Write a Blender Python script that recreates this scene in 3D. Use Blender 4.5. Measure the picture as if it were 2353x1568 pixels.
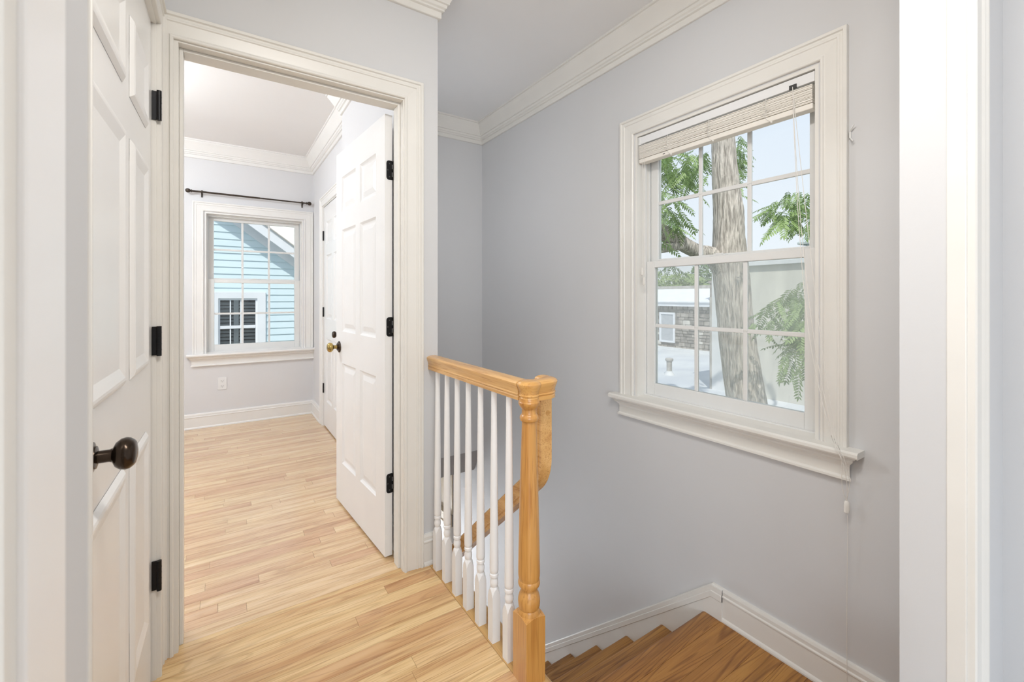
import bpy, bmesh, math, random
from mathutils import Vector, Matrix
for o in list(bpy.data.objects): bpy.data.objects.remove(o)
SC = bpy.context.scene
COL = SC.collection

# ------------------------------------------------------------------ camera
TH = math.atan((1176.5 - 511.0) / 1002.0)
cam = bpy.data.cameras.new('camera'); camo = bpy.data.objects.new('camera', cam); COL.objects.link(camo)
camo.location = (0, 0, 1.19); camo.rotation_euler = (math.pi / 2, 0, -TH)
cam.sensor_width = 36.0; cam.lens = 1002.0 * 36.0 / 2353.0
cam.shift_y = -100.0 / 2353.0; cam.clip_start = 0.01; cam.clip_end = 500
cam.dof.use_dof = True; cam.dof.focus_distance = 2.6; cam.dof.aperture_fstop = 9.0
SC.camera = camo
# ------------------------------------------------------------------ view / world / sun / fill lamps
vs = SC.view_settings
vs.view_transform = 'Standard'; vs.look = 'None'; vs.gamma = 1.0; vs.use_curve_mapping = False
vs.exposure = 0.44
W = bpy.data.worlds.new('sky'); SC.world = W; W.use_nodes = True
nt = W.node_tree; nt.nodes.clear()
tc = nt.nodes.new('ShaderNodeTexCoord'); sx = nt.nodes.new('ShaderNodeSeparateXYZ')
rp = nt.nodes.new('ShaderNodeValToRGB'); bg = nt.nodes.new('ShaderNodeBackground'); wo = nt.nodes.new('ShaderNodeOutputWorld')
rp.color_ramp.elements[0].position = 0.0; rp.color_ramp.elements[0].color = (.90, .945, 1.0, 1)
rp.color_ramp.elements[1].position = 1.0; rp.color_ramp.elements[1].color = (.62, .76, 1.0, 1)
nt.links.new(tc.outputs['Generated'], sx.inputs[0]); nt.links.new(sx.outputs['Z'], rp.inputs[0])
nt.links.new(rp.outputs[0], bg.inputs[0]); nt.links.new(bg.outputs[0], wo.inputs[0]); bg.inputs[1].default_value = .78

def lamp(name, kind, loc, power, color, direction=None, size=None, sizey=None, angle=None):
    l = bpy.data.lights.new(name, kind); o = bpy.data.objects.new(name, l); COL.objects.link(o)
    o.location = loc; l.energy = power; l.color = color
    if kind == 'AREA':
        l.shape = 'RECTANGLE'; l.size = size; l.size_y = sizey or size
    elif kind == 'SUN': l.angle = angle
    elif kind == 'POINT': l.shadow_soft_size = size
    if direction: o.rotation_euler = Vector(direction).to_track_quat('-Z', 'Y').to_euler()
    return o
lamp('sun', 'SUN', (0, -20, 30), 2.9, (1.0, .95, .87), (.44, .42, -.79), angle=.01)
# unseen fill lamps added to brighten bedroom, stairwell and lower stairs
lamp('bedroom_side_fill', 'AREA', (-2.66, 2.62, 1.45), 12, (.95, .975, 1.0), (1, 0, -.02), 1.1, 1.3)  # added fill at the bedroom's unseen side wall
lamp('near_room_fill', 'AREA', (-1.45, -2.45, 1.3), 42, (.80, .905, 1.0), (.55, 1, 0), 2.0, 1.6)  # added fill behind the viewer, aimed through the near opening
lamp('lower_hall_fill', 'AREA', (1.05, 4.88, -1.9), 58, (.90, .95, 1.0), (-.5, -1, .15), .5, 1.2)  # added fill for the lower stairs, apart from the entry glass

# ------------------------------------------------------------------ key measures (metres, camera eye at 1.19)
XW, YB, XS, YD, YD2, XC, YF = 1.796, 3.153, .814, 1.835, 1.96, -.172, 4.878
XR1, XR2, ZC, RISE, RUN, ZL = .69, .782, 2.604, .198, .222, -.197
XLIM = -2.7; YJ = 3.165

# ------------------------------------------------------------------ materials
M = {}
def newmat(name):
    m = bpy.data.materials.new(name); m.use_nodes = True; t = m.node_tree
    b = t.nodes['Principled BSDF']; M[name] = m
    return m, t, b
def N(t, kind, **kw):
    n = t.nodes.new(kind)
    for k, v in kw.items(): setattr(n, k, v)
    return n
def paint(name, col, rough=.5, var=.03, bump=.0, scale=6.0, bscale=180.0, metal=0.0, coat=0.0):
    m, t, b = newmat(name)
    b.inputs['Roughness'].default_value = rough; b.inputs['Metallic'].default_value = metal
    b.inputs['Coat Weight'].default_value = coat
    c = N(t, 'ShaderNodeTexCoord'); n = N(t, 'ShaderNodeTexNoise'); n.inputs['Scale'].default_value = scale; n.inputs['Detail'].default_value = 3
    t.links.new(c.outputs['Object'], n.inputs['Vector'])
    r = N(t, 'ShaderNodeValToRGB')
    r.color_ramp.elements[0].position = .3; r.color_ramp.elements[1].position = .7
    r.color_ramp.elements[0].color = tuple(x * (1 - var) for x in col) + (1,)
    r.color_ramp.elements[1].color = tuple(min(1, x * (1 + var)) for x in col) + (1,)
    t.links.new(n.outputs['Fac'], r.inputs[0]); t.links.new(r.outputs[0], b.inputs['Base Color'])
    if bump:
        n2 = N(t, 'ShaderNodeTexNoise'); n2.inputs['Scale'].default_value = bscale; t.links.new(c.outputs['Object'], n2.inputs['Vector'])
        bp = N(t, 'ShaderNodeBump'); bp.inputs['Strength'].default_value = bump; bp.inputs['Distance'].default_value = .002
        t.links.new(n2.outputs['Fac'], bp.inputs['Height']); t.links.new(bp.outputs[0], b.inputs['Normal'])
    return m
def oak(name, dark, mid, light, axis=0, rough=.3, coat=.3, contrast=1.0, rnd=.35, cath=.0, tint=(.8, .55, .45)):
    """oak: long grain along `axis`, every board its own shade (Object Info random)"""
    m, t, b = newmat(name); L = t.links.new
    c = N(t, 'ShaderNodeTexCoord'); oi = N(t, 'ShaderNodeObjectInfo')
    add = N(t, 'ShaderNodeVectorMath', operation='ADD'); mul = N(t, 'ShaderNodeVectorMath', operation='SCALE')
    cx = N(t, 'ShaderNodeCombineXYZ')
    for i in range(3): L(oi.outputs['Random'], cx.inputs[i])
    L(cx.outputs[0], mul.inputs[0]); mul.inputs['Scale'].default_value = 37.0
    L(c.outputs['Object'], add.inputs[0]); L(mul.outputs[0], add.inputs[1])
    def mapped(sl, sc):
        mp = N(t, 'ShaderNodeMapping'); s = [sc] * 3; s[axis] = sl; mp.inputs['Scale'].default_value = s
        L(add.outputs[0], mp.inputs['Vector']); return mp
    n1 = N(t, 'ShaderNodeTexNoise'); n1.inputs['Scale'].default_value = 1; n1.inputs['Detail'].default_value = 5; n1.inputs['Distortion'].default_value = .6
    L(mapped(1.6, 26).outputs[0], n1.inputs['Vector'])
    n2 = N(t, 'ShaderNodeTexNoise'); n2.inputs['Scale'].default_value = 1; n2.inputs['Detail'].default_value = 2
    L(mapped(7, 230).outputs[0], n2.inputs['Vector'])
    n3 = N(t, 'ShaderNodeTexNoise'); n3.inputs['Scale'].default_value = 1; n3.inputs['Detail'].default_value = 1; n3.inputs['Distortion'].default_value = 1.2
    L(mapped(1.0, 11).outputs[0], n3.inputs['Vector'])
    sn = N(t, 'ShaderNodeMath', operation='SINE'); ml = N(t, 'ShaderNodeMath', operation='MULTIPLY'); ml.inputs[1].default_value = 46
    L(n3.outputs['Fac'], ml.inputs[0]); L(ml.outputs[0], sn.inputs[0])
    pw = N(t, 'ShaderNodeMapRange'); pw.inputs['From Min'].default_value = .5; pw.inputs['From Max'].default_value = 1; pw.inputs['To Max'].default_value = cath
    L(sn.outputs[0], pw.inputs['Value'])
    r = N(t, 'ShaderNodeValToRGB'); e = r.color_ramp.elements
    e[0].position = .5 - .20 / contrast; e[1].position = .5 + .22 / contrast
    e[0].color = dark + (1,); e[1].color = light + (1,); k = r.color_ramp.elements.new(.5); k.color = mid + (1,)
    L(n1.outputs['Fac'], r.inputs[0])
    mx = N(t, 'ShaderNodeMix', data_type='RGBA', blend_type='MULTIPLY')
    mr = N(t, 'ShaderNodeMapRange'); mr.inputs['From Min'].default_value = .52; mr.inputs['From Max'].default_value = .70; mr.inputs['To Max'].default_value = .5
    L(n2.outputs['Fac'], mr.inputs['Value']); L(mr.outputs[0], mx.inputs[0]); L(r.outputs[0], mx.inputs[6]); mx.inputs[7].default_value = (.55, .38, .25, 1)
    mc = N(t, 'ShaderNodeMix', data_type='RGBA', blend_type='MULTIPLY'); L(pw.outputs[0], mc.inputs[0]); L(mx.outputs[2], mc.inputs[6]); mc.inputs[7].default_value = (.42, .3, .2, 1)
    # per-board tone
    mt = N(t, 'ShaderNodeMix', data_type='RGBA', blend_type='MULTIPLY')
    pr = N(t, 'ShaderNodeMath', operation='POWER'); pr.inputs[1].default_value = 2.0; L(oi.outputs['Random'], pr.inputs[0])
    pm = N(t, 'ShaderNodeMath', operation='MULTIPLY'); pm.inputs[1].default_value = rnd; L(pr.outputs[0], pm.inputs[0])
    L(pm.outputs[0], mt.inputs[0]); L(mc.outputs[2], mt.inputs[6]); mt.inputs[7].default_value = tint + (1,)
    L(mt.outputs[2], b.inputs['Base Color'])
    b.inputs['Roughness'].default_value = rough; b.inputs['Coat Weight'].default_value = coat; b.inputs['Coat Roughness'].default_value = .22
    bp = N(t, 'ShaderNodeBump'); bp.inputs['Strength'].default_value = .12; bp.inputs['Distance'].default_value = .001
    L(n2.outputs['Fac'], bp.inputs['Height']); L(bp.outputs[0], b.inputs['Normal'])
    return m
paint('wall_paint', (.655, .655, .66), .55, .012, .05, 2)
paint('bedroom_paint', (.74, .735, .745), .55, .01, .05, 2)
paint('ceiling_paint', (.88, .885, .89), .7, .012, .04, 2)
paint('bedroom_ceiling_paint', (.90, .885, .88), .7, .01, .04, 2)
paint('trim_paint', (.80, .78, .735), .32, .02)
paint('base_paint', (.78, .76, .72), .32, .02)
paint('bedroom_trim_paint', (.86, .845, .82), .32, .015)
paint('door_paint', (.89, .88, .86), .28, .012)
paint('bedroom_door_paint', (.86, .855, .85), .3, .012)
paint('white_gloss', (.90, .895, .89), .28, .015, .02, 8)
paint('vinyl', (.80, .80, .785), .35, .01)
paint('blind_white', (.84, .84, .84), .5, .02)
paint('blind_slat', (.86, .82, .75), .5, .04)
paint('cord_white', (.80, .77, .72), .7, .03, 0, 50)
paint('black_metal', (.012, .012, .013), .38, .1, 0, 30, metal=.6)
paint('oiled_bronze', (.055, .04, .03), .22, .3, 0, 18, metal=.9)
paint('rod_bronze', (.07, .055, .045), .35, .3, 0, 30, metal=.7)
paint('aged_brass', (.42, .30, .10), .25, .35, 0, 40, metal=.9)
paint('outlet_white', (.83, .83, .83), .35, .01)
paint('slot_dark', (.05, .05, .05), .6, .05)
paint('lower_beige', (.62, .53, .40), .5, .03)
paint('plaster_shade', (.40, .39, .385), .6, .02)  # shade below the back wall put into a darker colour
oak('oak_floor', (.64, .39, .165), (.82, .575, .28), (.89, .66, .355), 0, .27, .4, 1.0, .6, .25, (.70, .48, .42))
oak('oak_bedroom', (.63, .395, .20), (.80, .565, .315), (.87, .655, .40), 0, .25, 1.0, 1.0, .6, .15, (.72, .52, .5))
oak('oak_shoe', (.50, .27, .085), (.62, .37, .13), (.70, .44, .17), 1, .3, .3, 1.0, .2)
oak('oak_stair', (.31, .135, .026), (.43, .20, .042), (.52, .265, .06), 0, .32, .2, 1.1, .35, .6, (.70, .52, .45))  # weaker light on landing and stairs put into a darker oak tone
oak('oak_post', (.50, .22, .05), (.62, .31, .08), (.70, .38, .12), 2, .28, .35, 1.0, .15)
oak('oak_rail', (.60, .31, .10), (.73, .42, .15), (.82, .50, .20), 1, .27, .4, 1.0, .15)
oak('oak_rail_turn', (.56, .28, .08), (.69, .37, .11), (.78, .45, .15), 0, .27, .4, 1.0, .15)

m, t, b = newmat('glass'); t.nodes.remove(b)
out = t.nodes['Material Output']; tr = N(t, 'ShaderNodeBsdfTransparent'); gl = N(t, 'ShaderNodeBsdfGlossy'); ms = N(t, 'ShaderNodeMixShader')
fr = N(t, 'ShaderNodeFresnel'); fr.inputs[0].default_value = 1.35; tr.inputs[0].default_value = (.97, .985, .98, 1); gl.inputs['Roughness'].default_value = .02
t.links.new(fr.outputs[0], ms.inputs[0]); t.links.new(tr.outputs[0], ms.inputs[1]); t.links.new(gl.outputs[0], ms.inputs[2]); t.links.new(ms.outputs[0], out.inputs[0])
m, t, b = newmat('insect_mesh'); t.nodes.remove(b)
out = t.nodes['Material Output']; tr = N(t, 'ShaderNodeBsdfTransparent'); df = N(t, 'ShaderNodeBsdfTranslucent'); d2 = N(t, 'ShaderNodeBsdfDiffuse'); ad = N(t, 'ShaderNodeAddShader'); ms = N(t, 'ShaderNodeMixShader')
df.inputs[0].default_value = (.50, .50, .49, 1); d2.inputs[0].default_value = (.45, .45, .45, 1); ms.inputs[0].default_value = .20
t.links.new(df.outputs[0], ad.inputs[0]); t.links.new(d2.outputs[0], ad.inputs[1])
t.links.new(tr.outputs[0], ms.inputs[1]); t.links.new(ad.outputs[0], ms.inputs[2]); t.links.new(ms.outputs[0], out.inputs[0])

# ------------------------------------------------------------------ mesh helpers
def V(*a): return Vector(a)
def bx(bm, x0, x1, y0, y1, z0, z1):
    v = [bm.verts.new((x, y, z)) for z in (z0, z1) for x, y in ((x0, y0), (x1, y0), (x1, y1), (x0, y1))]
    for f in ((3, 2, 1, 0), (4, 5, 6, 7), (0, 1, 5, 4), (1, 2, 6, 5), (2, 3, 7, 6), (3, 0, 4, 7)): bm.faces.new([v[i] for i in f])
    return v
def boxes(*bs):
    bm = bmesh.new()
    for q in bs: bx(bm, *q)
    return bm
def poly(bm, pts, d):
    """polygon pts extruded by vector d"""
    d = Vector(d); a = [bm.verts.new(p) for p in pts]; c = [bm.verts.new(Vector(p) + d) for p in pts]; n = len(a)
    bm.faces.new(a[::-1]); bm.faces.new(c)
    for i in range(n): bm.faces.new((a[i], a[(i + 1) % n], c[(i + 1) % n], c[i]))
def sweep(bm, prof, frames, caps=True):
    rings = []
    for O, A, B in frames:
        O, A, B = Vector(O), Vector(A), Vector(B)
        rings.append([bm.verts.new(O + A * p[0] + B * p[1]) for p in prof])
    n = len(prof)
    for r0, r1 in zip(rings, rings[1:]):
        for i in range(n): bm.faces.new((r0[i], r0[(i + 1) % n], r1[(i + 1) % n], r1[i]))
    if caps: bm.faces.new(rings[0][::-1]); bm.faces.new(rings[-1])
def lathe(bm, prof, O=(0, 0, 0), axis=(0, 0, 1), seg=20):
    """prof: (radius, height) along axis"""
    q = Vector(axis).to_track_quat('Z', 'Y'); O = Vector(O); rings = []
    for r, h in prof:
        rings.append([bm.verts.new(O + q @ Vector((max(r, 1e-5) * math.cos(2 * math.pi * i / seg), max(r, 1e-5) * math.sin(2 * math.pi * i / seg), h))) for i in range(seg)])
    for a, c in zip(rings, rings[1:]):
        for i in range(seg): bm.faces.new((a[i], a[(i + 1) % seg], c[(i + 1) % seg], c[i]))
    bm.faces.new(rings[0][::-1]); bm.faces.new(rings[-1])
def tube(bm, pts, r, seg=6):
    pts = [Vector(p) for p in pts]; rings = []
    rr = r if isinstance(r, (list, tuple)) else [r] * len(pts)
    for i, p in enumerate(pts):
        d = (pts[min(i + 1, len(pts) - 1)] - pts[max(i - 1, 0)]).normalized()
        u = d.cross(V(0, 0, 1)) if abs(d.z) < .95 else d.cross(V(0, 1, 0)); u.normalize(); w = d.cross(u)
        rings.append([bm.verts.new(p + (u * math.cos(2 * math.pi * k / seg) + w * math.sin(2 * math.pi * k / seg)) * rr[i]) for k in range(seg)])
    for a, c in zip(rings, rings[1:]):
        for k in range(seg): bm.faces.new((a[k], a[(k + 1) % seg], c[(k + 1) % seg], c[k]))
    bm.faces.new(rings[0][::-1]); bm.faces.new(rings[-1])
def spline(pts, n=8):
    pts = [Vector(p) for p in pts]; out = []
    for i in range(len(pts) - 1):
        p0, p1, p2, p3 = pts[max(i - 1, 0)], pts[i], pts[i + 1], pts[min(i + 2, len(pts) - 1)]
        for k in range(n):
            s = k / n
            out.append(.5 * ((2 * p1) + (p2 - p0) * s + (2 * p0 - 5 * p1 + 4 * p2 - p3) * s * s + (3 * p1 - p0 - 3 * p2 + p3) * s ** 3))
    return out + [pts[-1]]
def obj(name, bm, mat, parent=None, smooth=False, bevel=0.0, angle=40):
    bmesh.ops.recalc_face_normals(bm, faces=bm.faces)
    me = bpy.data.meshes.new(name); bm.to_mesh(me); bm.free(); me.materials.append(M[mat])
    o = bpy.data.objects.new(name, me); COL.objects.link(o)
    if smooth:
        for p in me.polygons: p.use_smooth = True
        if smooth != 'all': me.set_sharp_from_angle(angle=math.radians(angle))
    if bevel:
        md = o.modifiers.new('edge', 'BEVEL'); md.width = bevel; md.segments = 2; md.limit_method = 'ANGLE'; md.angle_limit = .6
    if parent: o.parent = parent
    return o
def tag(o, label, cat, group=None, kind=None):
    o['label'] = label; o['category'] = cat
    if group: o['group'] = group
    if kind: o['kind'] = kind
    return o
def empty(name, label, cat, loc=(0, 0, 0), group=None, kind=None):
    o = bpy.data.objects.new(name, None); COL.objects.link(o); o.location = loc; o.empty_display_size = .1
    return tag(o, label, cat, group, kind)
def struct(name, bm, mat, label, cat, **k):
    return tag(obj(name, bm, mat, **k), label, cat, kind='structure')
def copy_tree(o, parent=None):
    c = o.copy(); COL.objects.link(c); c.parent = parent
    for ch in list(o.children): copy_tree(ch, c)
    return c

# ------------------------------------------------------------------ walls and ceilings
WY0, WY1, WZ0, WZ1 = .70, 1.54, .672, 2.036            # stair window opening in the right wall
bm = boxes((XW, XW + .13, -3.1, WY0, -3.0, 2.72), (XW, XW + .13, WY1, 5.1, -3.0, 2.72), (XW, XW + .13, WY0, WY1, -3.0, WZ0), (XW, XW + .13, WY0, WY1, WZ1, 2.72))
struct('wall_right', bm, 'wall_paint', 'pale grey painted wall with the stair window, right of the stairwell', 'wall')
bm = bmesh.new(); bx(bm, XS, XW, YB, YB + .12, -.07, 2.72)
struct('wall_back', bm, 'wall_paint', 'narrow shaded grey wall closing the stairwell behind the balusters', 'wall')
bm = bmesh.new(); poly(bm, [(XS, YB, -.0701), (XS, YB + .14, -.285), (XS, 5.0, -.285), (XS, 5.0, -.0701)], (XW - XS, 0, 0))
struct('ceiling', bm, 'plaster_shade', 'dark sloping soffit over the lower stairs below the back wall', 'ceiling')
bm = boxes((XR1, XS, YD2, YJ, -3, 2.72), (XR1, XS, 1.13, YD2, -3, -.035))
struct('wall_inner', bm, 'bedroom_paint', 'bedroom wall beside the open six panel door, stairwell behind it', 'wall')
JX0, JX1, JZ = -.123, .652, 2.045                     # bedroom doorway (between jambs)
bm = boxes((XLIM, JX0 - .02, YD, YD2, 0, 2.72), (JX1 + .02, XS, YD, YD2, -.035, 2.72), (JX0 - .02, JX1 + .02, YD, YD2, JZ + .02, 2.72))
struct('wall_partition', bm, 'wall_paint', 'light grey hall wall around the bedroom doorway', 'wall')
CY0, CY1 = .885, 1.742                                 # closet doorway in the left wall
bm = boxes((XC - .12, XC, .36, CY0 - .02, 0, 2.72), (XC - .12, XC, CY1 + .02, YD, 0, 2.72), (XC - .12, XC, CY0 - .02, CY1 + .02, 2.05, 2.72))
struct('wall_left', bm, 'wall_paint', 'hall wall around the closet door at left edge', 'wall')
NL, NR, NY0, NY1 = -.0668, 1.3585, .2529, .3585           # opening the camera looks through
bm = boxes((XLIM, NL, NY0, NY1, -.2, 2.72), (NR, XW, NY0, NY1, -.3, 2.72), (NL, NR, NY0, NY1, 2.36, 2.72))
struct('wall_front', bm, 'wall_paint', 'near wall whose opening edges frame the picture left and right', 'wall')
BX0, BX1, BZ0, BZ1 = -.135, .685, .672, 1.975            # bedroom window opening
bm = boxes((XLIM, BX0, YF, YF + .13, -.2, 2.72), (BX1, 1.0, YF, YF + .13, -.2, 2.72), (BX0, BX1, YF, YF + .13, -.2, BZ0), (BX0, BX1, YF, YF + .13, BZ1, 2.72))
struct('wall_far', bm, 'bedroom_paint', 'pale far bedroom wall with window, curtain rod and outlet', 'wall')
DY0, DY1 = 3.575, 4.34                                  # bedroom closet door
bm = boxes((XR2, XR2 + .11, YJ, DY0 - .02, 0, 2.72), (XR2, XR2 + .11, DY1 + .02, YF, 0, 2.72), (XR2, XR2 + .11, DY0 - .02, DY1 + .02, 2.03, 2.72))
struct('wall_closet', bm, 'bedroom_paint', 'pale bedroom wall around the closed closet door, beside the window', 'wall')
bm = boxes((XLIM - .12, XLIM, NY1, 2.07, -.2, 2.72), (XLIM - .12, XLIM, 3.17, 5.0, -.2, 2.72), (XLIM - .12, XLIM, 2.07, 3.17, -.2, .8), (XLIM - .12, XLIM, 2.07, 3.17, 2.1, 2.72), (XLIM - .12, XLIM, -3.1, NY1, -.2, 2.72))
struct('wall_side', bm, 'bedroom_paint', 'bedroom side wall with a window opening, out of view', 'wall')
bm = boxes((XLIM, -2.5, -3.2, -3.08, -.2, 2.72), (1.4, XW, -3.2, -3.08, -.2, 2.72), (-2.5, 1.4, -3.2, -3.08, -.2, .5), (-2.5, 1.4, -3.2, -3.08, 2.25, 2.72))
struct('wall_rear', bm, 'wall_paint', 'wall with window behind the viewer', 'wall')
bm = boxes((XC - .12, XW, NY1, YD, ZC, ZC + .1), (XS, XW, YD, YB, ZC, ZC + .1))
struct('ceiling', bm, 'ceiling_paint', 'grey shaded ceiling above stairwell and hall', 'ceiling')
bm = boxes((XLIM, XR2 + .1, YD2, YF, ZC, ZC + .1))
struct('ceiling', bm, 'bedroom_ceiling_paint', 'bright white bedroom ceiling seen through the doorway', 'ceiling')
bm = boxes((XLIM, XW, -3.1, NY0, ZC, ZC + .1))
struct('ceiling', bm, 'ceiling_paint', 'ceiling of the room behind the viewer', 'ceiling')

# ------------------------------------------------------------------ floors: every visible board is a piece
rng = random.Random(7)
def plank(parent, x0, x1, y0, y1, z, mat, t=.012, g=.0004, name='floor_board'):
    bm = bmesh.new(); e = .0012
    v = bx(bm, x0 + g, x1 - g, y0 + g, y1 - g, z - t, z - .0006)
    top = [f for f in bm.faces if all(abs(w.co.z - (z - .0006)) < 1e-6 for w in f.verts)]
    r = bmesh.ops.inset_region(bm, faces=top, thickness=e)
    for w in top[0].verts: w.co.z = z
    return obj(name, bm, mat, parent)
hall = struct('floor', boxes((XLIM, .842, -3.1, YD + .06, -.035, -.0125)), 'oak_floor', 'golden oak strip floor of the hall beside the balusters', 'floor')
bed = struct('floor', boxes((XLIM, XR2 + .1, YD + .06, YF + .05, -.035, -.0125)), 'oak_bedroom', 'light oak strip floor of the bright bedroom', 'floor')
def strip_floor(parent, xa, xb, ya, yb, z, mat, w=.0572, lens=(.45, 1.3), name='floor_board'):
    y = ya
    while y < yb - .004:
        y1 = min(y + w, yb); x = xa - rng.random() * .8; first = True
        while x < xb:
            L = rng.uniform(*lens); x1 = x + L
            if xb - x1 < .12: x1 = xb
            if min(x1, xb) > xa: plank(parent, max(x, xa), min(x1, xb), y, y1, z, mat, name=name)
            x = x1
        y = y1
strip_floor(hall, XC - .02, .7655, .36, YD + .035, 0.0, 'oak_floor', lens=(.7, 1.6))
strip_floor(bed, -.75, XR2 + .02, YD + .095, YF, 0.0, 'oak_bedroom', lens=(.35, 1.1))
plank(bed, JX0, JX1, YD + .035, YD + .095, 0.0, 'oak_bedroom', name='threshold_board')
bm = bmesh.new()
prof = [(.7665, -.022), (.7665, 0), (.846, 0), (.853, -.004), (.856, -.011), (.853, -.018), (.846, -.022)]
sweep(bm, prof, [((0, NY1, 0), (1, 0, 0), (0, 0, 1)), ((0, YD, 0), (1, 0, 0), (0, 0, 1))])
obj('edge_nosing', bm, 'oak_shoe', hall, smooth=True)
obj('edge_fascia', boxes((.830, .842, NY1, 1.14, ZL, -.035), (.8141, .842, 1.14, YD, -.32, -.022)), 'base_paint', hall)
bm = boxes((XS + .02, XW, .0, 1.115, ZL - .04, ZL - .0125))
land = struct('floor', bm, 'oak_stair', 'brown oak stair landing one step down below the window', 'floor')
y = 1.145 - .085
pl = [(1.145 - .085, 1.145)]
while y > .2: pl.append((y - .083, y)); y -= .083
for i, (a, c) in enumerate(pl):
    if i == 0:
        bm = bmesh.new(); pr = [(a + .0005, ZL - .027), (a + .0005, ZL), (c - .012, ZL), (c - .003, ZL - .004), (c, ZL - .0135), (c - .003, ZL - .023), (c - .012, ZL - .027)]
        sweep(bm, pr, [((.845, 0, 0), (0, 1, 0), (0, 0, 1)), ((1.774, 0, 0), (0, 1, 0), (0, 0, 1))]); obj('nosing_board', bm, 'oak_stair', land, smooth=True)
    else: plank(land, .845, 1.79, a, c, ZL, 'oak_stair')
# lower storey
struct('floor', boxes((.3, XW, 1.0, 5.1, -2.9, -2.78)), 'oak_stair', 'floor at the foot of the stairs', 'floor')
struct('wall_lower', boxes((XS, XW, 4.9, 5.0, -2.8, -.28), (XS - .1, XS, YB + .05, 5.0, -2.8, -.07), (XS, XW, .9, 1.0, -2.8, ZL - .04)), 'plaster_shade', 'shaded wall of the lower hall beyond the stairs', 'wall')

# ------------------------------------------------------------------ staircase
st = empty('staircase', 'brown oak stairs with white risers descending away below the window', 'staircase', (1.3, 1.145, ZL))
def T(o, st=st):
    o.parent = st; o.matrix_parent_inverse = Matrix.Translation(st.location).inverted(); return o
for k in range(1, 13):
    yn = 1.145 + RUN * k; z = ZL - RISE * k; a = yn - RUN - .03
    bm = bmesh.new(); pr = [(a, z - .027), (a, z), (yn - .012, z), (yn - .003, z - .004), (yn, z - .0135), (yn - .003, z - .023), (yn - .012, z - .027)]
    sweep(bm, pr, [((.83, 0, 0), (0, 1, 0), (0, 0, 1)), ((1.7745, 0, 0), (0, 1, 0), (0, 0, 1))]); T(obj('tread', bm, 'oak_stair', smooth=True))
for k in range(0, 13):
    yn = 1.145 + RUN * k; z = ZL - RISE * k
    T(obj('riser', boxes((.83, 1.7745, yn - .045, yn - .031, z - RISE, z - .027)), 'base_paint'))
# wall skirt with its raked cap
SL = -RISE / RUN
def zs(y): return -.064 + SL * (y - 1.105)
bm = bmesh.new()
poly(bm, [(XW, 1.056, ZL + .0), (XW, 1.056, -.064), (XW, 1.105, -.064), (XW, 4.0, zs(4.0)), (XW, 4.0, zs(4.0) - .5), (XW, 1.3, zs(1.3) - .5), (XW, 1.12, ZL - .04)], (-.021, 0, 0))
sk = struct('baseboard_stair', bm, 'base_paint', 'cream skirt board descending the stairs along the right wall', 'baseboard')
capp = [(.021, -.055), (.024, -.052), (.024, -.028), (.018, -.022), (.018, -.012), (.010, 0), (0, 0), (0, -.055)]
bm = bmesh.new(); sweep(bm, capp, [((XW, 1.056, -.060), (-1, 0, 0), (0, 0, 1)), ((XW, 1.105, -.060), (-1, 0, 0), (0, 0, 1)), ((XW, 4.0, zs(4.0) + .004), (-1, 0, 0), (0, 0, 1))]); obj('cap_moulding', bm, 'base_paint', sk)

# ------------------------------------------------------------------ mouldings
crown = [(0, 0), (.09, 0), (.09, .011), (.081, .013), (.079, .022), (.066, .042), (.052, .068), (.041, .088), (.041, .094), (.033, .096), (.031, .108), (.023, .113), (.023, .121), (.013, .124), (.013, .150), (.010, .152), (0, .152)]
D = (0, 0, -1)
def crown_run(pts, label, mat, name):
    for i in range(len(pts) - 1):
        bm = bmesh.new(); sweep(bm, crown, [((*pts[i][0], pts[i][2]), (*pts[i][1], 0), D), ((*pts[i + 1][0], pts[i + 1][2]), (*pts[i + 1][1], 0), D)])
        struct('%s_%d' % (name, i + crown_run.n), bm, mat, label[i], 'crown moulding')
    crown_run.n += len(pts) - 1
crown_run.n = 1
crown_run([((XC, NY1), (1, 0), ZC), ((XC, YD), (1, -1), ZC), ((XS, YD), (1, -1), ZC), ((XS, YB), (1, -1), ZC), ((XW, YB), (-1, -1), ZC), ((XW, NY1), (-1, 0), ZC)],
          ['crown moulding above the closet door wall', 'white crown moulding ending at the outer corner above the bedroom doorway', 'crown moulding on the hidden stairwell side wall', 'short cream crown moulding above the shaded back wall', 'long cream crown moulding rising over the stair window'], 'trim_paint', 'trim')
crown_run([((XLIM, YF), (0, -1), ZC), ((XR2, YF), (-1, -1), ZC), ((XR2, YJ), (-1, 1), ZC)],
          ['white crown moulding along the far bedroom wall', 'white crown moulding above the bedroom closet door'], 'bedroom_trim_paint', 'trim')
crown_run([((XR2, YJ), (-1, 1), ZC), ((XR1, YJ), (-1, 1), ZC), ((XR1, YD2), (-1, 0), ZC)], ['crown moulding return at the jog of the bedroom wall', 'white crown moulding jutting out above the open bedroom door'], 'bedroom_trim_paint', 'trim')
basep = [(0, 0), (.021, 0), (.0215, .006), (.019, .013), (.0145, .018), (.0145, .100), (.018, .103), (.018, .108), (.014, .112), (.014, .126), (.010, .136), (0, .137)]
U = (0, 0, 1)
def base(p0, a0, p1, a1, label, name, mat='base_paint', prof=basep):
    bm = bmesh.new(); sweep(bm, prof, [(p0, (*a0, 0), U), (p1, (*a1, 0), U)]); struct(name, bm, mat, label, 'baseboard')
base((XW, NY1, ZL), (-1, 0), (XW, 1.056, ZL), (-1, 0), 'cream baseboard along the landing under the stair window', 'baseboard_right')
base((.741, YD, 0), (0, -1), (XS, YD, 0), (0, -1), 'sliver of white baseboard between door casing and first baluster', 'baseboard_hall')
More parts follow.
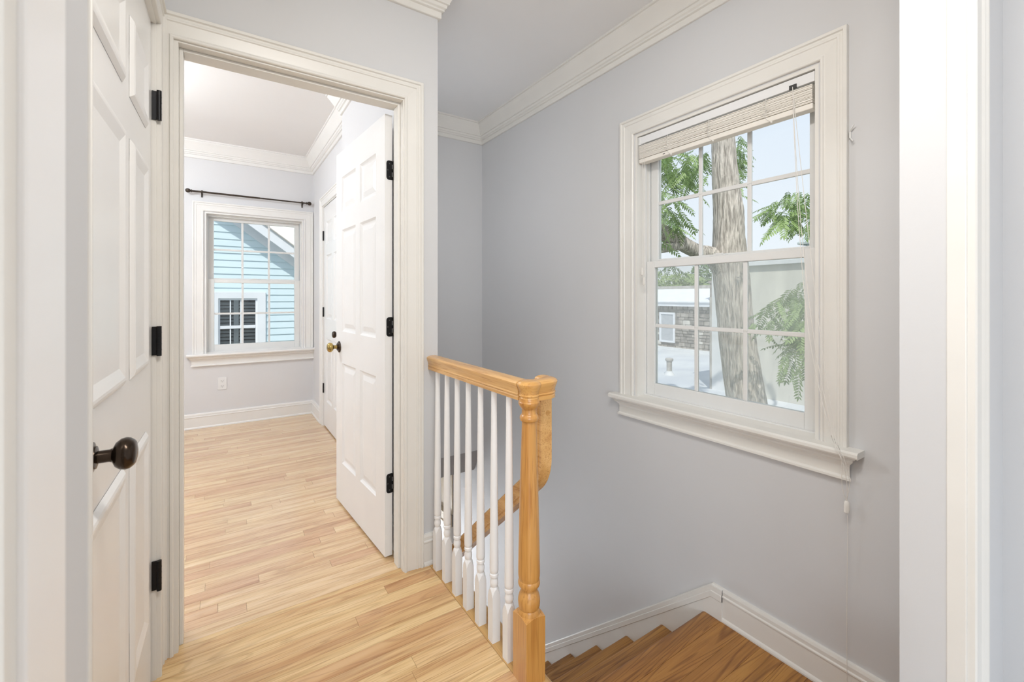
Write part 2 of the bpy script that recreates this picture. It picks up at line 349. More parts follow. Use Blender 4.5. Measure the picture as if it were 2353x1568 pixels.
base((XLIM, YF, 0), (0, -1), (XR2, YF, 0), (-1, -1), 'white baseboard under the bedroom window', 'baseboard_far', 'bedroom_trim_paint')
base((XR2, YF, 0), (-1, -1), (XR2, DY1 + .118, 0), (-1, 0), 'short white baseboard between bedroom corner and closet door', 'baseboard_closet', 'bedroom_trim_paint')
base((XR1, YJ, 0), (-1, 0), (XR1, YD2, 0), (-1, 0), 'white baseboard behind the open bedroom door', 'baseboard_inner', 'bedroom_trim_paint')

casp = [(0, 0), (0, .011), (.003, .0135), (.009, .0135), (.012, .009), (.016, .0085), (.052, .012), (.055, .0155), (.060, .0155), (.063, .0135), (.070, .0135), (.073, .020), (.082, .020), (.084, .018), (.084, 0)]
def casing(parent, O, R, NRM, x0, x1, z0, z1, mat, bottom=True, prof=casp, rleft=True, zb=None):
    """door / window casing on a wall: R = direction of local x, NRM = out of the wall"""
    O, R, NRM = Vector(O), Vector(R), Vector(NRM); P = lambda x, z: O + R * x + V(0, 0, z)
    zb = z0 if zb is None else zb
    if rleft:
        bm = bmesh.new(); sweep(bm, prof, [(P(x0, zb), -R, NRM), (P(x0, z1), -R + V(0, 0, 1), NRM)]); obj('side_casing', bm, mat, parent)
    bm = bmesh.new(); sweep(bm, prof, [(P(x1, zb), R, NRM), (P(x1, z1), R + V(0, 0, 1), NRM)]); obj('side_casing', bm, mat, parent)
    bm = bmesh.new(); sweep(bm, prof, [(P(x0, z1), -R + V(0, 0, 1), NRM), (P(x1, z1), R + V(0, 0, 1), NRM)]); obj('head_casing', bm, mat, parent)

# ------------------------------------------------------------------ windows
def window(name, label, O, R, NRM, W_, z0, z1, mat, zmeet, screen, colour):
    """local: x along the wall, y out of the house, z up; O = lower left corner of the opening on the room face"""
    Wn = empty(name, label, 'window', kind='structure'); Wn.location = (0, 0, 0)
    O, R, IN = Vector(O), Vector(R), Vector(NRM); OUT = -IN
    P = lambda x, y, z: O + R * x + OUT * y + V(0, 0, z - O.z)
    def lbox(bm, x0, x1, y0, y1, za, zb):
        v = [bm.verts.new(P(x, y, z)) for z in (za, zb) for x, y in ((x0, y0), (x1, y0), (x1, y1), (x0, y1))]
        for f in ((3, 2, 1, 0), (4, 5, 6, 7), (0, 1, 5, 4), (1, 2, 6, 5), (2, 3, 7, 6), (3, 0, 4, 7)): bm.faces.new([v[i] for i in f])
    def part(nm, bs, mt, par=Wn, bevel=0):
        bm = bmesh.new()
        for q in bs: lbox(bm, *q)
        return obj(nm, bm, mt, par, bevel=bevel)
    # lining, channels and sill
    part('jamb_liner', [(0, .012, 0, .135, z0, z1), (W_ - .012, W_, 0, .135, z0, z1), (.012, W_ - .012, 0, .135, z1 - .012, z1)], mat)
    part('sash_channel', [(.012, .024, .052, .060, z0, z1 - .012), (.012, .020, .092, .130, z0, z1 - .012), (W_ - .024, W_ - .012, .052, .060, z0, z1 - .012), (W_ - .020, W_ - .012, .092, .130, z0, z1 - .012), (.024, W_ - .024, .05, .13, z1 - .03, z1 - .012)], 'vinyl')
    part('sill', [(.012, W_ - .012, .045, .19, z0 - .02, z0 + .014)], 'vinyl', bevel=.003)
    def sash(nm, y0, y1, za, zb, gx0, gx1, ga, gb, m1, m2, mh):
        s = part(nm, [(.024, gx0, y0, y1, za, zb), (gx1, W_ - .024, y0, y1, za, zb), (gx0, gx1, y0, y1, za, ga), (gx0, gx1, y0, y1, gb, zb)], 'vinyl', bevel=.003)
        ym = (y0 + y1) / 2; bw = .009
        xs = [gx0, m1 - bw, m1 + bw, m2 - bw, m2 + bw, gx1]; zz = [ga, mh - bw, mh + bw, gb]
        for xm in (m1, m2):
            for q in range(2): part('muntin', [(xm - bw, xm + bw, ym - .006, ym + .006, (ga, mh - bw * 0)[q], (mh, gb)[q])], 'vinyl', s, bevel=.002)
        for q in range(3): part('muntin', [((gx0, m1 + bw, m2 + bw)[q], (m1 - bw, m2 - bw, gx1)[q], ym - .006, ym + .006, mh - bw, mh + bw)], 'vinyl', s, bevel=.002)
        for q in range(3):
            for w in range(2):
                part('pane', [((gx0, m1, m2)[q], (m1, m2, gx1)[q], ym - .002, ym + .002, (ga, mh)[w], (mh, gb)[w])], 'glass', s)
        return s
    g0, g1 = .072, W_ - .072; w3 = (g1 - g0) / 3
    lo = sash('lower_sash', .060, .090, z0 + .012, zmeet, g0, g1, z0 + .075, zmeet - .034, g0 + w3, g0 + 2 * w3, (z0 + .075 + zmeet - .034) / 2)
    up = sash('upper_sash', .094, .124, zmeet - .030, z1 - .020, g0 - .004, g1 + .004, zmeet + .012, z1 - .062, g0 + w3, g0 + 2 * w3, (zmeet + .012 + z1 - .062) / 2)
    part('sash_lock', [(W_ / 2 - .045, W_ / 2 + .03, .066, .088, zmeet, zmeet + .006), (W_ / 2 - .03, W_ / 2 + .012, .07, .086, zmeet + .006, zmeet + .013)], 'vinyl', bevel=.003)
    if screen: part('insect_screen', [(.02, W_ - .02, .131, .1315, z0 + .01, zmeet - .01)], 'insect_mesh')
    # room side: casing, stool, apron
    casing(Wn, P(0, 0, 0), R, IN, -.008, W_ + .008, z0 + .004, z1 + .006, mat)
    st_ = bmesh.new(); zt = z0 + .004
    pr = [(-.058, zt - .022), (-.062, zt - .016), (-.062, zt - .006), (-.056, zt), (.0, zt), (.046, zt + .004), (.046, zt - .022)]
    for_frames = [(P(-.135, 0, 0), OUT, V(0, 0, 1)), (P(W_ + .135, 0, 0), OUT, V(0, 0, 1))]
    # the horns end at the wall face, the middle runs into the opening
    bm = bmesh.new(); pr1 = [(a, c - O.z) for a, c in pr[:4]] + [(0, zt - O.z), (0, zt - .022 - O.z)]
    zfix = lambda fr: [(V(f[0].x, f[0].y, O.z), f[1], f[2]) for f in fr]
    sweep(bm, pr1, zfix(for_frames))
    pr2 = [(0, zt - .022 - O.z), (0, zt - O.z), (.046, zt + .006 - O.z), (.046, zt - .022 - O.z)]
    sweep(bm, pr2, zfix([(P(.001, 0, 0), OUT, V(0, 0, 1)), (P(W_ - .001, 0, 0), OUT, V(0, 0, 1))]))
    obj('stool', bm, mat, Wn)
    ap = [(0, zt - .022), (-.048, zt - .022), (-.048, zt - .028), (-.034, zt - .036), (-.034, zt - .042), (-.026, zt - .048), (-.022, zt - .052), (-.016, zt - .056), (-.013, zt - .066), (-.013, zt - .098), (-.021, zt - .104), (-.021, zt - .112), (0, zt - .112)]
    ap = [(a, c - O.z) for a, c in ap]
    # ends follow the moulding's own profile (a return)
    bm = bmesh.new(); l = P(-.098, 0, 0); r_ = P(W_ + .098, 0, 0); l.z = r_.z = O.z
    rings = []
    for base_p, sg in ((l, -1), (r_, 1)):
        rings.append([bm.verts.new(base_p + OUT * a + V(0, 0, c) + R * (sg * (-a - .013) * .75)) for a, c in ap])
    n = len(ap)
    for i in range(n): bm.faces.new((rings[0][i], rings[0][(i + 1) % n], rings[1][(i + 1) % n], rings[1][i]))
    bm.faces.new(rings[0][::-1]); bm.faces.new(rings[1]); obj('apron', bm, mat, Wn)
    return Wn
window('window_1', 'white double hung stair window with raised blind, tree outside', (XW, WY1, WZ0), (0, -1, 0), (-1, 0, 0), WY1 - WY0, WZ0, WZ1, 'trim_paint', 1.378, True, 1)
window('window_2', 'white double hung bedroom window facing the blue sided neighbour house', (BX0, YF, BZ0), (1, 0, 0), (0, -1, 0), BX1 - BX0, BZ0, BZ1, 'bedroom_trim_paint', 1.362, False, 1)

# ------------------------------------------------------------------ doors
def six_panel(root, Wd, Ht, th, mat, cols, rows):
    """leaf in local coords: x 0..Wd (hinge at 0), z 0..Ht, y 0..th (front = y 0)"""
    xs = [0]; 
    for a, c in cols: xs += [a, c]
    xs.append(Wd); bm = bmesh.new()
    for i in range(0, len(xs), 2): bx(bm, xs[i], xs[i + 1], 0, th, 0, Ht)
    zz = [0]
    for a, c in rows: zz += [a, c]
    zz.append(Ht)
    for a, c in cols:
        for i in range(0, len(zz), 2): bx(bm, a, c, 0, th, zz[i], zz[i + 1])
    leaf = obj('leaf', bm, mat, root)
    for a, c in cols:
        for z0, z1 in rows:
            bm = bmesh.new()
            for side in (0, 1):
                ring = []
                for ins, dep in ((0, .0005), (.004, .004), (.010, .0085), (.016, .010), (.022, .010), (.046, .0035), (.046, .0035)):
                    y = dep if side == 0 else th - dep
                    ring.append([bm.verts.new(p) for p in ((a + ins, y, z0 + ins), (c - ins, y, z0 + ins), (c - ins, y, z1 - ins), (a + ins, y, z1 - ins))])
                for r0, r1 in zip(ring[:-1], ring[1:-1]):
                    for k in range(4): bm.faces.new((r0[k], r0[(k + 1) % 4], r1[(k + 1) % 4], r1[k]))
                bm.faces.new(ring[-2])
                for w in ring[-1]: bm.verts.remove(w)
            obj('panel', bm, mat, root)
    return leaf
def knob(root, loc, normal, mat, mat2=None, s=1.0, hs=1.0):
    bm = bmesh.new()
    lathe(bm, [(.033 * s, 0), (.033 * s, .003), (.030 * s, .005), (.027 * s, .0065), (.026 * s, .0085), (.020 * s, .010), (.019 * s, .013), (.0125 * s, .015)], loc, normal, 28)
    k = obj('rosette', bm, mat, root, smooth=True)
    bm = bmesh.new()
    lathe(bm, [(.0105 * s, .013), (.0105 * s, .030 * hs), (.012 * s, .034 * hs), (.021 * s, .0385 * hs), (.026 * s, .045), (.0275 * s, .052), (.026 * s, .058), (.022 * s, .063), (.0215 * s, .0635), (.0185 * s, .0655), (.010 * s, .0675), (.0, .068)], loc, normal, 28)
    obj('knob', bm, mat2 or mat, root, smooth=True)
def rounded_plate(bm, w, h, t, rad, tf):
    """plate in local (x: 0..w, z: -h/2..h/2), corners on the far side rounded"""
    pts = [(0, -h / 2)]
    for cx, cz, a0 in ((w - rad, -h / 2 + rad, -90), (w - rad, h / 2 - rad, 0)):
        for k in range(5): a = math.radians(a0 + k * 22.5); pts.append((cx + rad * math.cos(a), cz + rad * math.sin(a)))
    pts.append((0, h / 2))
    a = [bm.verts.new(tf(x, 0, z)) for x, z in pts]; c = [bm.verts.new(tf(x, t, z)) for x, z in pts]; n = len(a)
    bm.faces.new(a[::-1]); bm.faces.new(c)
    for i in range(n): bm.faces.new((a[i], a[(i + 1) % n], c[(i + 1) % n], c[i]))

# --- bedroom door, open along the bedroom wall
d2 = empty('door_1', 'white six panel bedroom door standing open with black hinges', 'door', (.6485, 1.968, .012), kind='structure')
ang = math.atan2(2.71 - 1.975, .555 - .609)      # leaf direction
d2.rotation_euler = (0, 0, ang)
# local x along the leaf, local y = left of direction = toward -X side (visible face at y = th)
COLS = [(.112, .336), (.404, .638)]; ROWS = [(.235, .805), (.985, 1.562), (1.665, 1.862)]
six_panel(d2, .745, 2.012, .035, 'bedroom_door_paint', COLS, ROWS)
knob(d2, (.688, .035, .893), (0, 1, 0), 'oiled_bronze', 'aged_brass')
knob(d2, (.688, 0, .893), (0, -1, 0), 'oiled_bronze', 'aged_brass')
for zc in (1.759, 1.044, .330):
    bm = bmesh.new(); tf = lambda x, y, z: V(-.0016 + y, .006 + x * 1.0, z + zc)
    rounded_plate(bm, .026, .088, .0022, .012, lambda x, y, z: V(-.0022 + y, .002 + x, z + zc))
    h = obj('hinge', bm, 'black_metal', d2)
    bm = bmesh.new()
    for k in range(5): lathe(bm, [(.0062, -.044 + k * .0176), (.0062, -.044 + k * .0176 + .0168)], (-.0035, -.0075, zc), (0, 0, 1), 12)
    lathe(bm, [(.003, -.046), (.003, .046)], (-.0035, -.0075, zc), (0, 0, 1), 8)
    for k in (0, 2, 4): bx(bm, -.0022, 0, -.0075, .003, zc - .044 + k * .0176 + .001, zc - .044 + k * .0176 + .0158)
    obj('hinge_knuckle', bm, 'black_metal', h, smooth=True)
    bm = bmesh.new()
    for yy, z_ in ((.012, .030), (.020, 0), (.012, -.030)): lathe(bm, [(.0032, 0), (.0028, .0006)], (-.0022, .002 + yy, zc + z_), (-1, 0, 0), 10)
    obj('hinge_screw', bm, 'slot_dark', h)
# frame of the bedroom doorway
fr2 = empty('trim_20', 'cream casing and jamb framing the bedroom doorway', 'door casing', kind='structure')
casing(fr2, (0, YD, 0), (1, 0, 0), (0, -1, 0), JX0 - .012, JX1 + .004, 0, JZ + .006, 'trim_paint')
obj('jamb', boxes((JX0 - .02, JX0, YD - .001, YD2 + .001, 0, JZ + .02), (JX1, JX1 + .02, YD - .001, YD2 + .001, 0, JZ + .02), (JX0, JX1, YD - .001, YD2 + .001, JZ, JZ + .02)), 'trim_paint', fr2)
obj('door_stop', boxes((JX0, JX0 + .011, YD + .035, YD2 - .038, 0, JZ), (JX1 - .011, JX1, YD + .035, YD2 - .038, 0, JZ), (JX0 + .011, JX1 - .011, YD + .035, YD2 - .038, JZ - .011, JZ)), 'trim_paint', fr2, bevel=.002)
casing(fr2, (0, YD2, 0), (1, 0, 0), (0, 1, 0), JX0 - .012, JX1 + .006, 0, JZ + .006, 'bedroom_trim_paint', prof=[(a * .5, c * .4) for a, c in casp])
# --- closet door at the left, ajar by a hair
d1 = empty('door_2', 'white six panel closet door with dark bronze knob at left edge', 'door', (-.184, 1.737, .012), kind='structure')
d1.rotation_euler = (0, 0, math.radians(-90 - .9))
six_panel(d1, .846, 2.030, -.035, 'door_paint', [(.10, .335), (.420, .735)], [(.222, .790), (.976, 1.566), (1.668, 1.868)])
knob(d1, (.707, 0, .900), (0, 1, 0), 'oiled_bronze', s=1.02)
for kz in (1.786, 1.055, .327):
    bm = bmesh.new(); bx(bm, -.182, -.168, 1.7365, 1.7415, kz - .0445, kz + .0445)
    h = obj('hinge', bm, 'black_metal', d1); h.matrix_parent_inverse = Matrix.Identity(4)
    bm = bmesh.new(); lathe(bm, [(.0064, -.046), (.0064, .046)], (-.1635, 1.7335, kz), (0, 0, 1), 12)
    for k in (-.0265, -.009, .009, .0265): lathe(bm, [(.0068, k - .0008), (.0068, k + .0008)], (-.1635, 1.7335, kz), (0, 0, 1), 12)
    bx(bm, -.170, -.163, 1.733, 1.7405, kz - .0445, kz - .028); bx(bm, -.170, -.163, 1.733, 1.7405, kz - .008, kz + .008); bx(bm, -.170, -.163, 1.733, 1.7405, kz + .028, kz + .0445)
    k_ = obj('hinge_knuckle', bm, 'black_metal', h, smooth=True)
    inv = (Matrix.Translation(d1.location) @ d1.rotation_euler.to_matrix().to_4x4()).inverted()
    h.matrix_parent_inverse = inv
fr1 = empty('trim_21', 'cream casing around the closet door in the left corner', 'door casing', kind='structure')
casing(fr1, (XC, 0, 0), (0, 1, 0), (1, 0, 0), CY0 - .006, CY1 + .006, 0, 2.048, 'trim_paint')
obj('jamb', boxes((XC - .12, XC + .001, CY0 - .02, CY0, 0, 2.05), (XC - .12, XC + .001, CY1, CY1 + .02, 0, 2.05), (XC - .12, XC + .001, CY0, CY1, 2.042, 2.06)), 'trim_paint', fr1)
obj('door_stop', boxes((XC - .075, XC - .062, CY0, CY0 + .012, 0, 2.042), (XC - .075, XC - .062, CY1 - .012, CY1, 0, 2.042)), 'trim_paint', fr1)
# --- closed closet door in the bedroom
d3 = empty('door_3', 'closed white six panel door in the bedroom beside the window', 'door', (XR2 + .004, DY1 - .003, .012), kind='structure')
d3.rotation_euler = (0, 0, math.radians(-90))
six_panel(d3, .758, 2.010, .035, 'bedroom_door_paint', [(.112, .338), (.420, .646)], [(.235, .805), (.985, 1.562), (1.665, 1.862)])
knob(d3, (.695, 0, .885), (0, -1, 0), 'oiled_bronze')
for kz in (1.750, 1.044, .339):
    bm = bmesh.new(); lathe(bm, [(.0065, -.044), (.0065, .044)], (-.004, -.004, kz), (0, 0, 1), 12); bx(bm, -.018, .010, -.0035, -.001, kz - .044, kz + .044)
    obj('hinge', bm, 'black_metal', d3)
fr3 = empty('trim_22', 'white casing around the bedroom closet door', 'door casing', kind='structure')
casing(fr3, (XR2, 0, 0), (0, 1, 0), (-1, 0, 0), DY0 - .010, DY1 + .010, 0, 2.034, 'bedroom_trim_paint')
obj('jamb', boxes((XR2 - .001, XR2 + .11, DY0 - .02, DY0 - .003, 0, 2.03), (XR2 - .001, XR2 + .11, DY1, DY1 + .02, 0, 2.03), (XR2 - .001, XR2 + .11, DY0, DY1, 2.026, 2.04)), 'bedroom_trim_paint', fr3)
# --- the opening the camera looks through: painted wall ends with trim lining and casing toward the viewer
fr4 = empty('trim_23', 'blurred pale casing of the near opening at the right edge', 'door casing', kind='structure')
lcas = [(0, 0), (0, .012), (.004, .015), (.012, .015), (.016, .010), (.022, .010), (.048, .014), (.054, .018), (.062, .016), (.072, .021), (.084, .021), (.084, 0)]
bm = bmesh.new(); sweep(bm, lcas, [((NR + .004, .2445, ZL), (1, 0, 0), (0, -1, 0)), ((NR + .004, .2445, 2.45), (1, 0, 0), (0, -1, 0))]); obj('side_casing', bm, 'trim_paint', fr4)
obj('jamb', boxes((NR - .002, NR + .10, .2445, .2766, ZL, 2.36)), 'trim_paint', fr4, bevel=.002)
fr5 = empty('trim_24', 'blurred white jamb strip of the near opening at the left edge', 'door casing', kind='structure')
bm = bmesh.new(); sweep(bm, lcas, [((NL - .001, NY0 - .001, 0), (-1, 0, 0), (0, -1, 0)), ((NL - .001, NY0 - .001, 2.45), (-1, 0, 0), (0, -1, 0))]); obj('side_casing', bm, 'trim_paint', fr5)
obj('jamb', boxes((NL - .02, NL + .0015, NY0 - .001, NY0 + .054, 0, 2.36)), 'white_gloss', fr5, bevel=.002)
obj('corner_bead', boxes((NL - .006, NL + .0008, NY1 - .003, NY1 + .0015, 0, 2.36)), 'trim_paint', fr5, bevel=.001)

# ------------------------------------------------------------------ balustrade
rail = empty('stair_railing', 'oak handrail and turned newel with seven white balusters beside the stairwell', 'railing', (.79, 1.4, 0))
def RP(o, par=None):
    if par is None: o.parent = rail; o.matrix_parent_inverse = Matrix.Translation(rail.location).inverted()
    else: o.parent = par
    return o
bal = [(.0118, .178), (.0105, .184), (.0130, .190), (.0150, .199), (.0148, .206), (.0118, .217), (.0118, .2195), (.0152, .2225), (.0155, .2275), (.0150, .2315), (.0125, .234), (.0150, .2385), (.0155, .247), (.0148, .33), (.0128, .55), (.0105, .78), (.0100, .872)]
bm = bmesh.new(); hw = .0155
sq = [bm.verts.new((sx_ * hw, sy_ * hw, 0)) for sx_, sy_ in ((-1, -1), (1, -1), (1, 1), (-1, 1))]
# square block whose top corners are turned away
tp = []
for i in range(24):
    a = 2 * math.pi * i / 24 + math.pi / 4; ca, sa = math.cos(a), math.sin(a); k = hw / max(abs(ca), abs(sa)); tp.append((ca * k, sa * k, k / hw))
low = [bm.verts.new((x, y, 0)) for x, y, k in tp]; 
up_ = [bm.verts.new((x, y, .182 - .024 * (k - 1) / .414)) for x, y, k in tp]; ri = [bm.verts.new((math.cos(2 * math.pi * i / 24 + math.pi / 4) * .0118, math.sin(2 * math.pi * i / 24 + math.pi / 4) * .0118, .187)) for i in range(24)]
for i in range(24):
    j = (i + 1) % 24; bm.faces.new((low[i], low[j], up_[j], up_[i])); bm.faces.new((up_[i], up_[j], ri[j], ri[i]))
bm.faces.new(low[::-1])
for v_ in sq: bm.verts.remove(v_)
lathe(bm, bal, seg=20)
ball_y = [1.186 + .0952 * k + .0165 for k in range(7)]
b0 = obj('baluster', bm, 'white_gloss', smooth=True, angle=30); b0.location = (.787, ball_y[0], 0); RP(b0)
for y in ball_y[1:]:
    c_ = b0.copy(); COL.objects.link(c_); c_.location = (.787, y, 0)
# newel
NXc, NYc, nh = .800, 1.108, .036
bm = bmesh.new(); tp = []
for i in range(32):
    a = 2 * math.pi * i / 32 + math.pi / 4; ca, sa = math.cos(a), math.sin(a); k = nh / max(abs(ca), abs(sa)); tp.append((ca * k, sa * k, k / nh))
low = [bm.verts.new((x, y, 0)) for x, y, k in tp]; up_ = [bm.verts.new((x, y, .207 - .007 * (k - 1) / .414)) for x, y, k in tp]
ri = [bm.verts.new((math.cos(2 * math.pi * i / 32 + math.pi / 4) * .026, math.sin(2 * math.pi * i / 32 + math.pi / 4) * .026, .212)) for i in range(32)]
for i in range(32):
    j = (i + 1) % 32; bm.faces.new((low[i], low[j], up_[j], up_[i])); bm.faces.new((up_[i], up_[j], ri[j], ri[i]))
bm.faces.new(low[::-1]); bm.faces.new(ri)
np_ = [(.026, .190), (.031, .193), (.0345, .200), (.0348, .209), (.032, .219), (.0305, .2225), (.0315, .224), (.0335, .2285), (.0348, .242), (.0345, .252), (.031, .266), (.026, .277), (.0245, .283), (.0262, .288), (.032, .291), (.0345, .297), (.0345, .305), (.0318, .311), (.0325, .314), (.0342, .322), (.0345, .335), (.0335, .40), (.030, .56), (.0255, .72), (.0228, .800), (.0228, .803), (.0275, .806), (.0298, .812), (.0290, .819), (.0255, .824), (.0240, .826), (.0232, .829), (.0232, .842), (.0255, .845), (.0295, .850), (.0335, .858), (.0338, .864), (.0315, .867), (.031, .877)]
lathe(bm, np_, seg=32)
nw = obj('newel_post', bm, 'oak_post', smooth=True, angle=35); nw.location = (NXc, NYc, 0); RP(nw)
# handrail profile (local a across, b up from the bottom)
rp_ = [(-.0225, 0), (-.0225, .010), (-.0205, .0125), (-.0235, .016), (-.0235, .019), (-.0215, .021), (-.0225, .030), (-.0265, .041), (-.0295, .049), (-.0295, .053), (-.025, .058), (-.014, .0615), (0, .0625)]
rp_ = rp_ + [(-a, c_) for a, c_ in rp_[-2::-1]]
ZR = .868
bm = bmesh.new()
sweep(bm, rp_, [((.79, YD - .0005, ZR), (1, 0, 0), U), ((.793, NYc + .02, ZR), (1, 0, 0), U)])
RP(obj('handrail', bm, 'oak_rail', smooth=True, angle=28))
# cap over the newel, level quarter turn, second turn back along the stairs
bm = bmesh.new()
capl = [(.031, 0), (.031, .010), (.029, .0125), (.0325, .016), (.0325, .019), (.0305, .021), (.0315, .030), (.036, .041), (.0395, .049), (.0395, .053), (.035, .0585), (.022, .0622), (.008, .0632), (0, .0633)]
lathe(bm, capl, (NXc, NYc, ZR), seg=36)
GX, GY = .893, 1.108
fr_ = [((NXc + .01, GY, ZR), (0, -1, 0), U)]
R0 = .031
cx_, cy_ = GX - R0, GY + R0
for k in range(0, 9):
    a = math.radians(-90 + k * 11.25); fr_.append(((cx_ + R0 * math.cos(a), cy_ + R0 * math.sin(a), ZR), (math.cos(a), math.sin(a), 0), U))
fr_.append(((GX, 1.166, ZR), (1, 0, 0), U))
sweep(bm, rp_, fr_)
RP(obj('rail_turn', bm, 'oak_rail_turn', smooth=True, angle=35))
# gooseneck: vertical drop easing into the raked rail
path = []
zt = ZR - .0; yv = 1.170
path.append((yv, zt + .03, (-1, 0))) ; path.append((yv, .655, (-1, 0)))
slope = math.atan2(.893, 1.0); Rg = .135
cyg, czg = yv + Rg, .655
end_a = math.pi + (math.pi / 2 - slope)
n_ = 10
for k in range(1, n_ + 1):
    a = math.pi + (math.pi / 2 - slope) * k / n_
    path.append((cyg + Rg * math.cos(a), czg + Rg * math.sin(a), (math.cos(a), math.sin(a))))
ly, lz, nn = path[-1]
L_ = 1.9
path.append((ly + L_ * math.cos(slope), lz - L_ * math.sin(slope), nn))
bm = bmesh.new()
# here the rail's underside faces down/outside: b axis points to the inside of the bend
sweep(bm, rp_, [((GX, y_ + n2[0] * .031, z_ + n2[1] * .031), (1, 0, 0), (0, -n2[0], -n2[1])) for y_, z_, n2 in path])
RP(obj('gooseneck_rail', bm, 'oak_rail', smooth=True, angle=28))

bm = bmesh.new(); lathe(bm, [(.0085, 0), (.0085, .0015)], (.899, 1.1395, .807), (0, -1, 0), 18); RP(obj('wood_plug', bm, 'oak_rail_turn', smooth=True))

# ------------------------------------------------------------------ blind on the stair window
bl = empty('window_blind', 'raised cream mini blind with white headrail at top of stair window', 'blind', (1.82, 1.12, 1.99))
def BP(o): o.parent = bl; o.matrix_parent_inverse = Matrix.Translation(bl.location).inverted(); return o
BY0, BY1 = WY0 + .016, WY1 - .016
BP(obj('headrail', boxes((1.803, 1.842, BY0, BY1, 1.983, 2.020)), 'blind_white', bevel=.002))
BP(obj('end_cap', boxes((1.800, 1.843, BY1 - .014, BY1 + .001, 1.979, 2.021)), 'vinyl', bevel=.002))
BP(obj('cord_lock', boxes((1.7985, 1.804, .775, .800, 1.980, 1.996), ), 'slot_dark'))
rng = random.Random(3)
z = 1.972; i = 0
while z > 1.909:
    bm = bmesh.new(); w0 = rng.uniform(-.0025, .0025); dz = rng.uniform(-.0005, .0005)
    pr = [(1.800 + w0 * .5, z - .0016), (1.800 + w0 * .5, z + .0014), (1.813 + w0, z + .0017), (1.838 + w0, z - .0002), (1.838 + w0, z - .0020), (1.813 + w0, z - .0018)]
    dz2 = rng.uniform(-.0012, .0012)
    sweep(bm, pr, [((0, BY0 + .006, dz), (1, 0, 0), U), ((0, (BY0 + BY1) / 2, dz2), (1, 0, 0), U), ((0, BY1 - .006, -dz), (1, 0, 0), U)])
    BP(obj('slat', bm, 'blind_slat')); z -= .0042
BP(obj('bottom_rail', boxes((1.7995, 1.842, BY0 + .005, BY1 - .005, 1.884, 1.905)), 'blind_slat', bevel=.003))
bm = bmesh.new(); bx(bm, 1.7985, 1.801, 1.36, 1.372, 1.892, 1.895); BP(obj('rail_plug', bm, 'slot_dark'))
for yy in (1.345, 1.13, .885):       # bunched ladder cords
    bm = bmesh.new(); r2 = random.Random(int(yy * 100))
    for k in range(9):
        z_ = 1.975 - k * .0085; y2 = yy + r2.uniform(-.012, .012)
        tube(bm, spline([(1.801, y2 - .012, z_), (1.792, y2, z_ - .004 + r2.uniform(-.003, .003)), (1.800, y2 + .012, z_ + r2.uniform(-.004, .002))], 4), .0008, 5)
    tube(bm, spline([(1.800, yy, 1.98), (1.795, yy, 1.95), (1.7985, yy + .002, 1.905), (1.7975, yy - .012, 1.888), (1.797, yy - .022, 1.880)], 5), .0011, 6)
    lathe(bm, [(.002, 0), (.004, .002), (.004, .005), (.002, .007)], (1.797, yy - .022, 1.876), U, 10)
    BP(obj('ladder_cord', bm, 'cord_white', smooth=True))
# tilt cords with tassels (left)
for yy, zz in ((1.492, 1.320), (1.481, 1.272)):
    bm = bmesh.new(); tube(bm, [(1.799, yy, 1.98), (1.796, yy - .001, 1.90), (1.792, yy, zz)], .0010, 6); c_ = BP(obj('tilt_cord', bm, 'cord_white', smooth=True))
    bm = bmesh.new(); lathe(bm, [(.0022, .024), (.0035, .020), (.0048, .008), (.0066, -.004), (.0070, -.011), (.0062, -.016), (.004, -.018)], (1.792, yy, zz), U, 16)
    tz = obj('tassel', bm, 'cord_white', smooth=True); tz.parent = c_
# lift cords (right) sweeping past the casing, over the stool
PA = (1.798, .7875, 1.988)
for k, (pts) in enumerate([
    [PA, (1.775, .772, 1.80), (1.750, .745, 1.45), (1.735, .705, 1.05), (1.722, .640, .745), (1.722, .601, .64), (1.748, .598, .56), (1.765, .604, .495)],
    [PA, (1.775, .770, 1.80), (1.748, .737, 1.45), (1.732, .690, 1.05), (1.720, .630, .735), (1.721, .597, .655), (1.752, .592, .57), (1.766, .606, .495)],
    [PA, (1.772, .760, 1.80), (1.744, .715, 1.45), (1.728, .667, 1.05), (1.719, .622, .74), (1.722, .605, .66), (1.750, .612, .55), (1.764, .603, .495)]]):
    bm = bmesh.new(); tube(bm, spline(pts, 8), .0010, 6); BP(obj('lift_cord', bm, 'cord_white', smooth=True))
bm = bmesh.new(); lathe(bm, [(.0045, .022), (.0075, .018), (.0078, .006), (.0082, -.006), (.0078, -.017), (.004, -.019)], (1.765, .604, .478), U, 16); j_ = BP(obj('cord_joiner', bm, 'cord_white', smooth=True))
bm = bmesh.new(); tube(bm, spline([(1.765, .604, .465), (1.768, .602, .40), (1.772, .606, .2), (1.772, .606, -.17)], 4), .0009, 6); BP(obj('tail_cord', bm, 'cord_white', smooth=True))
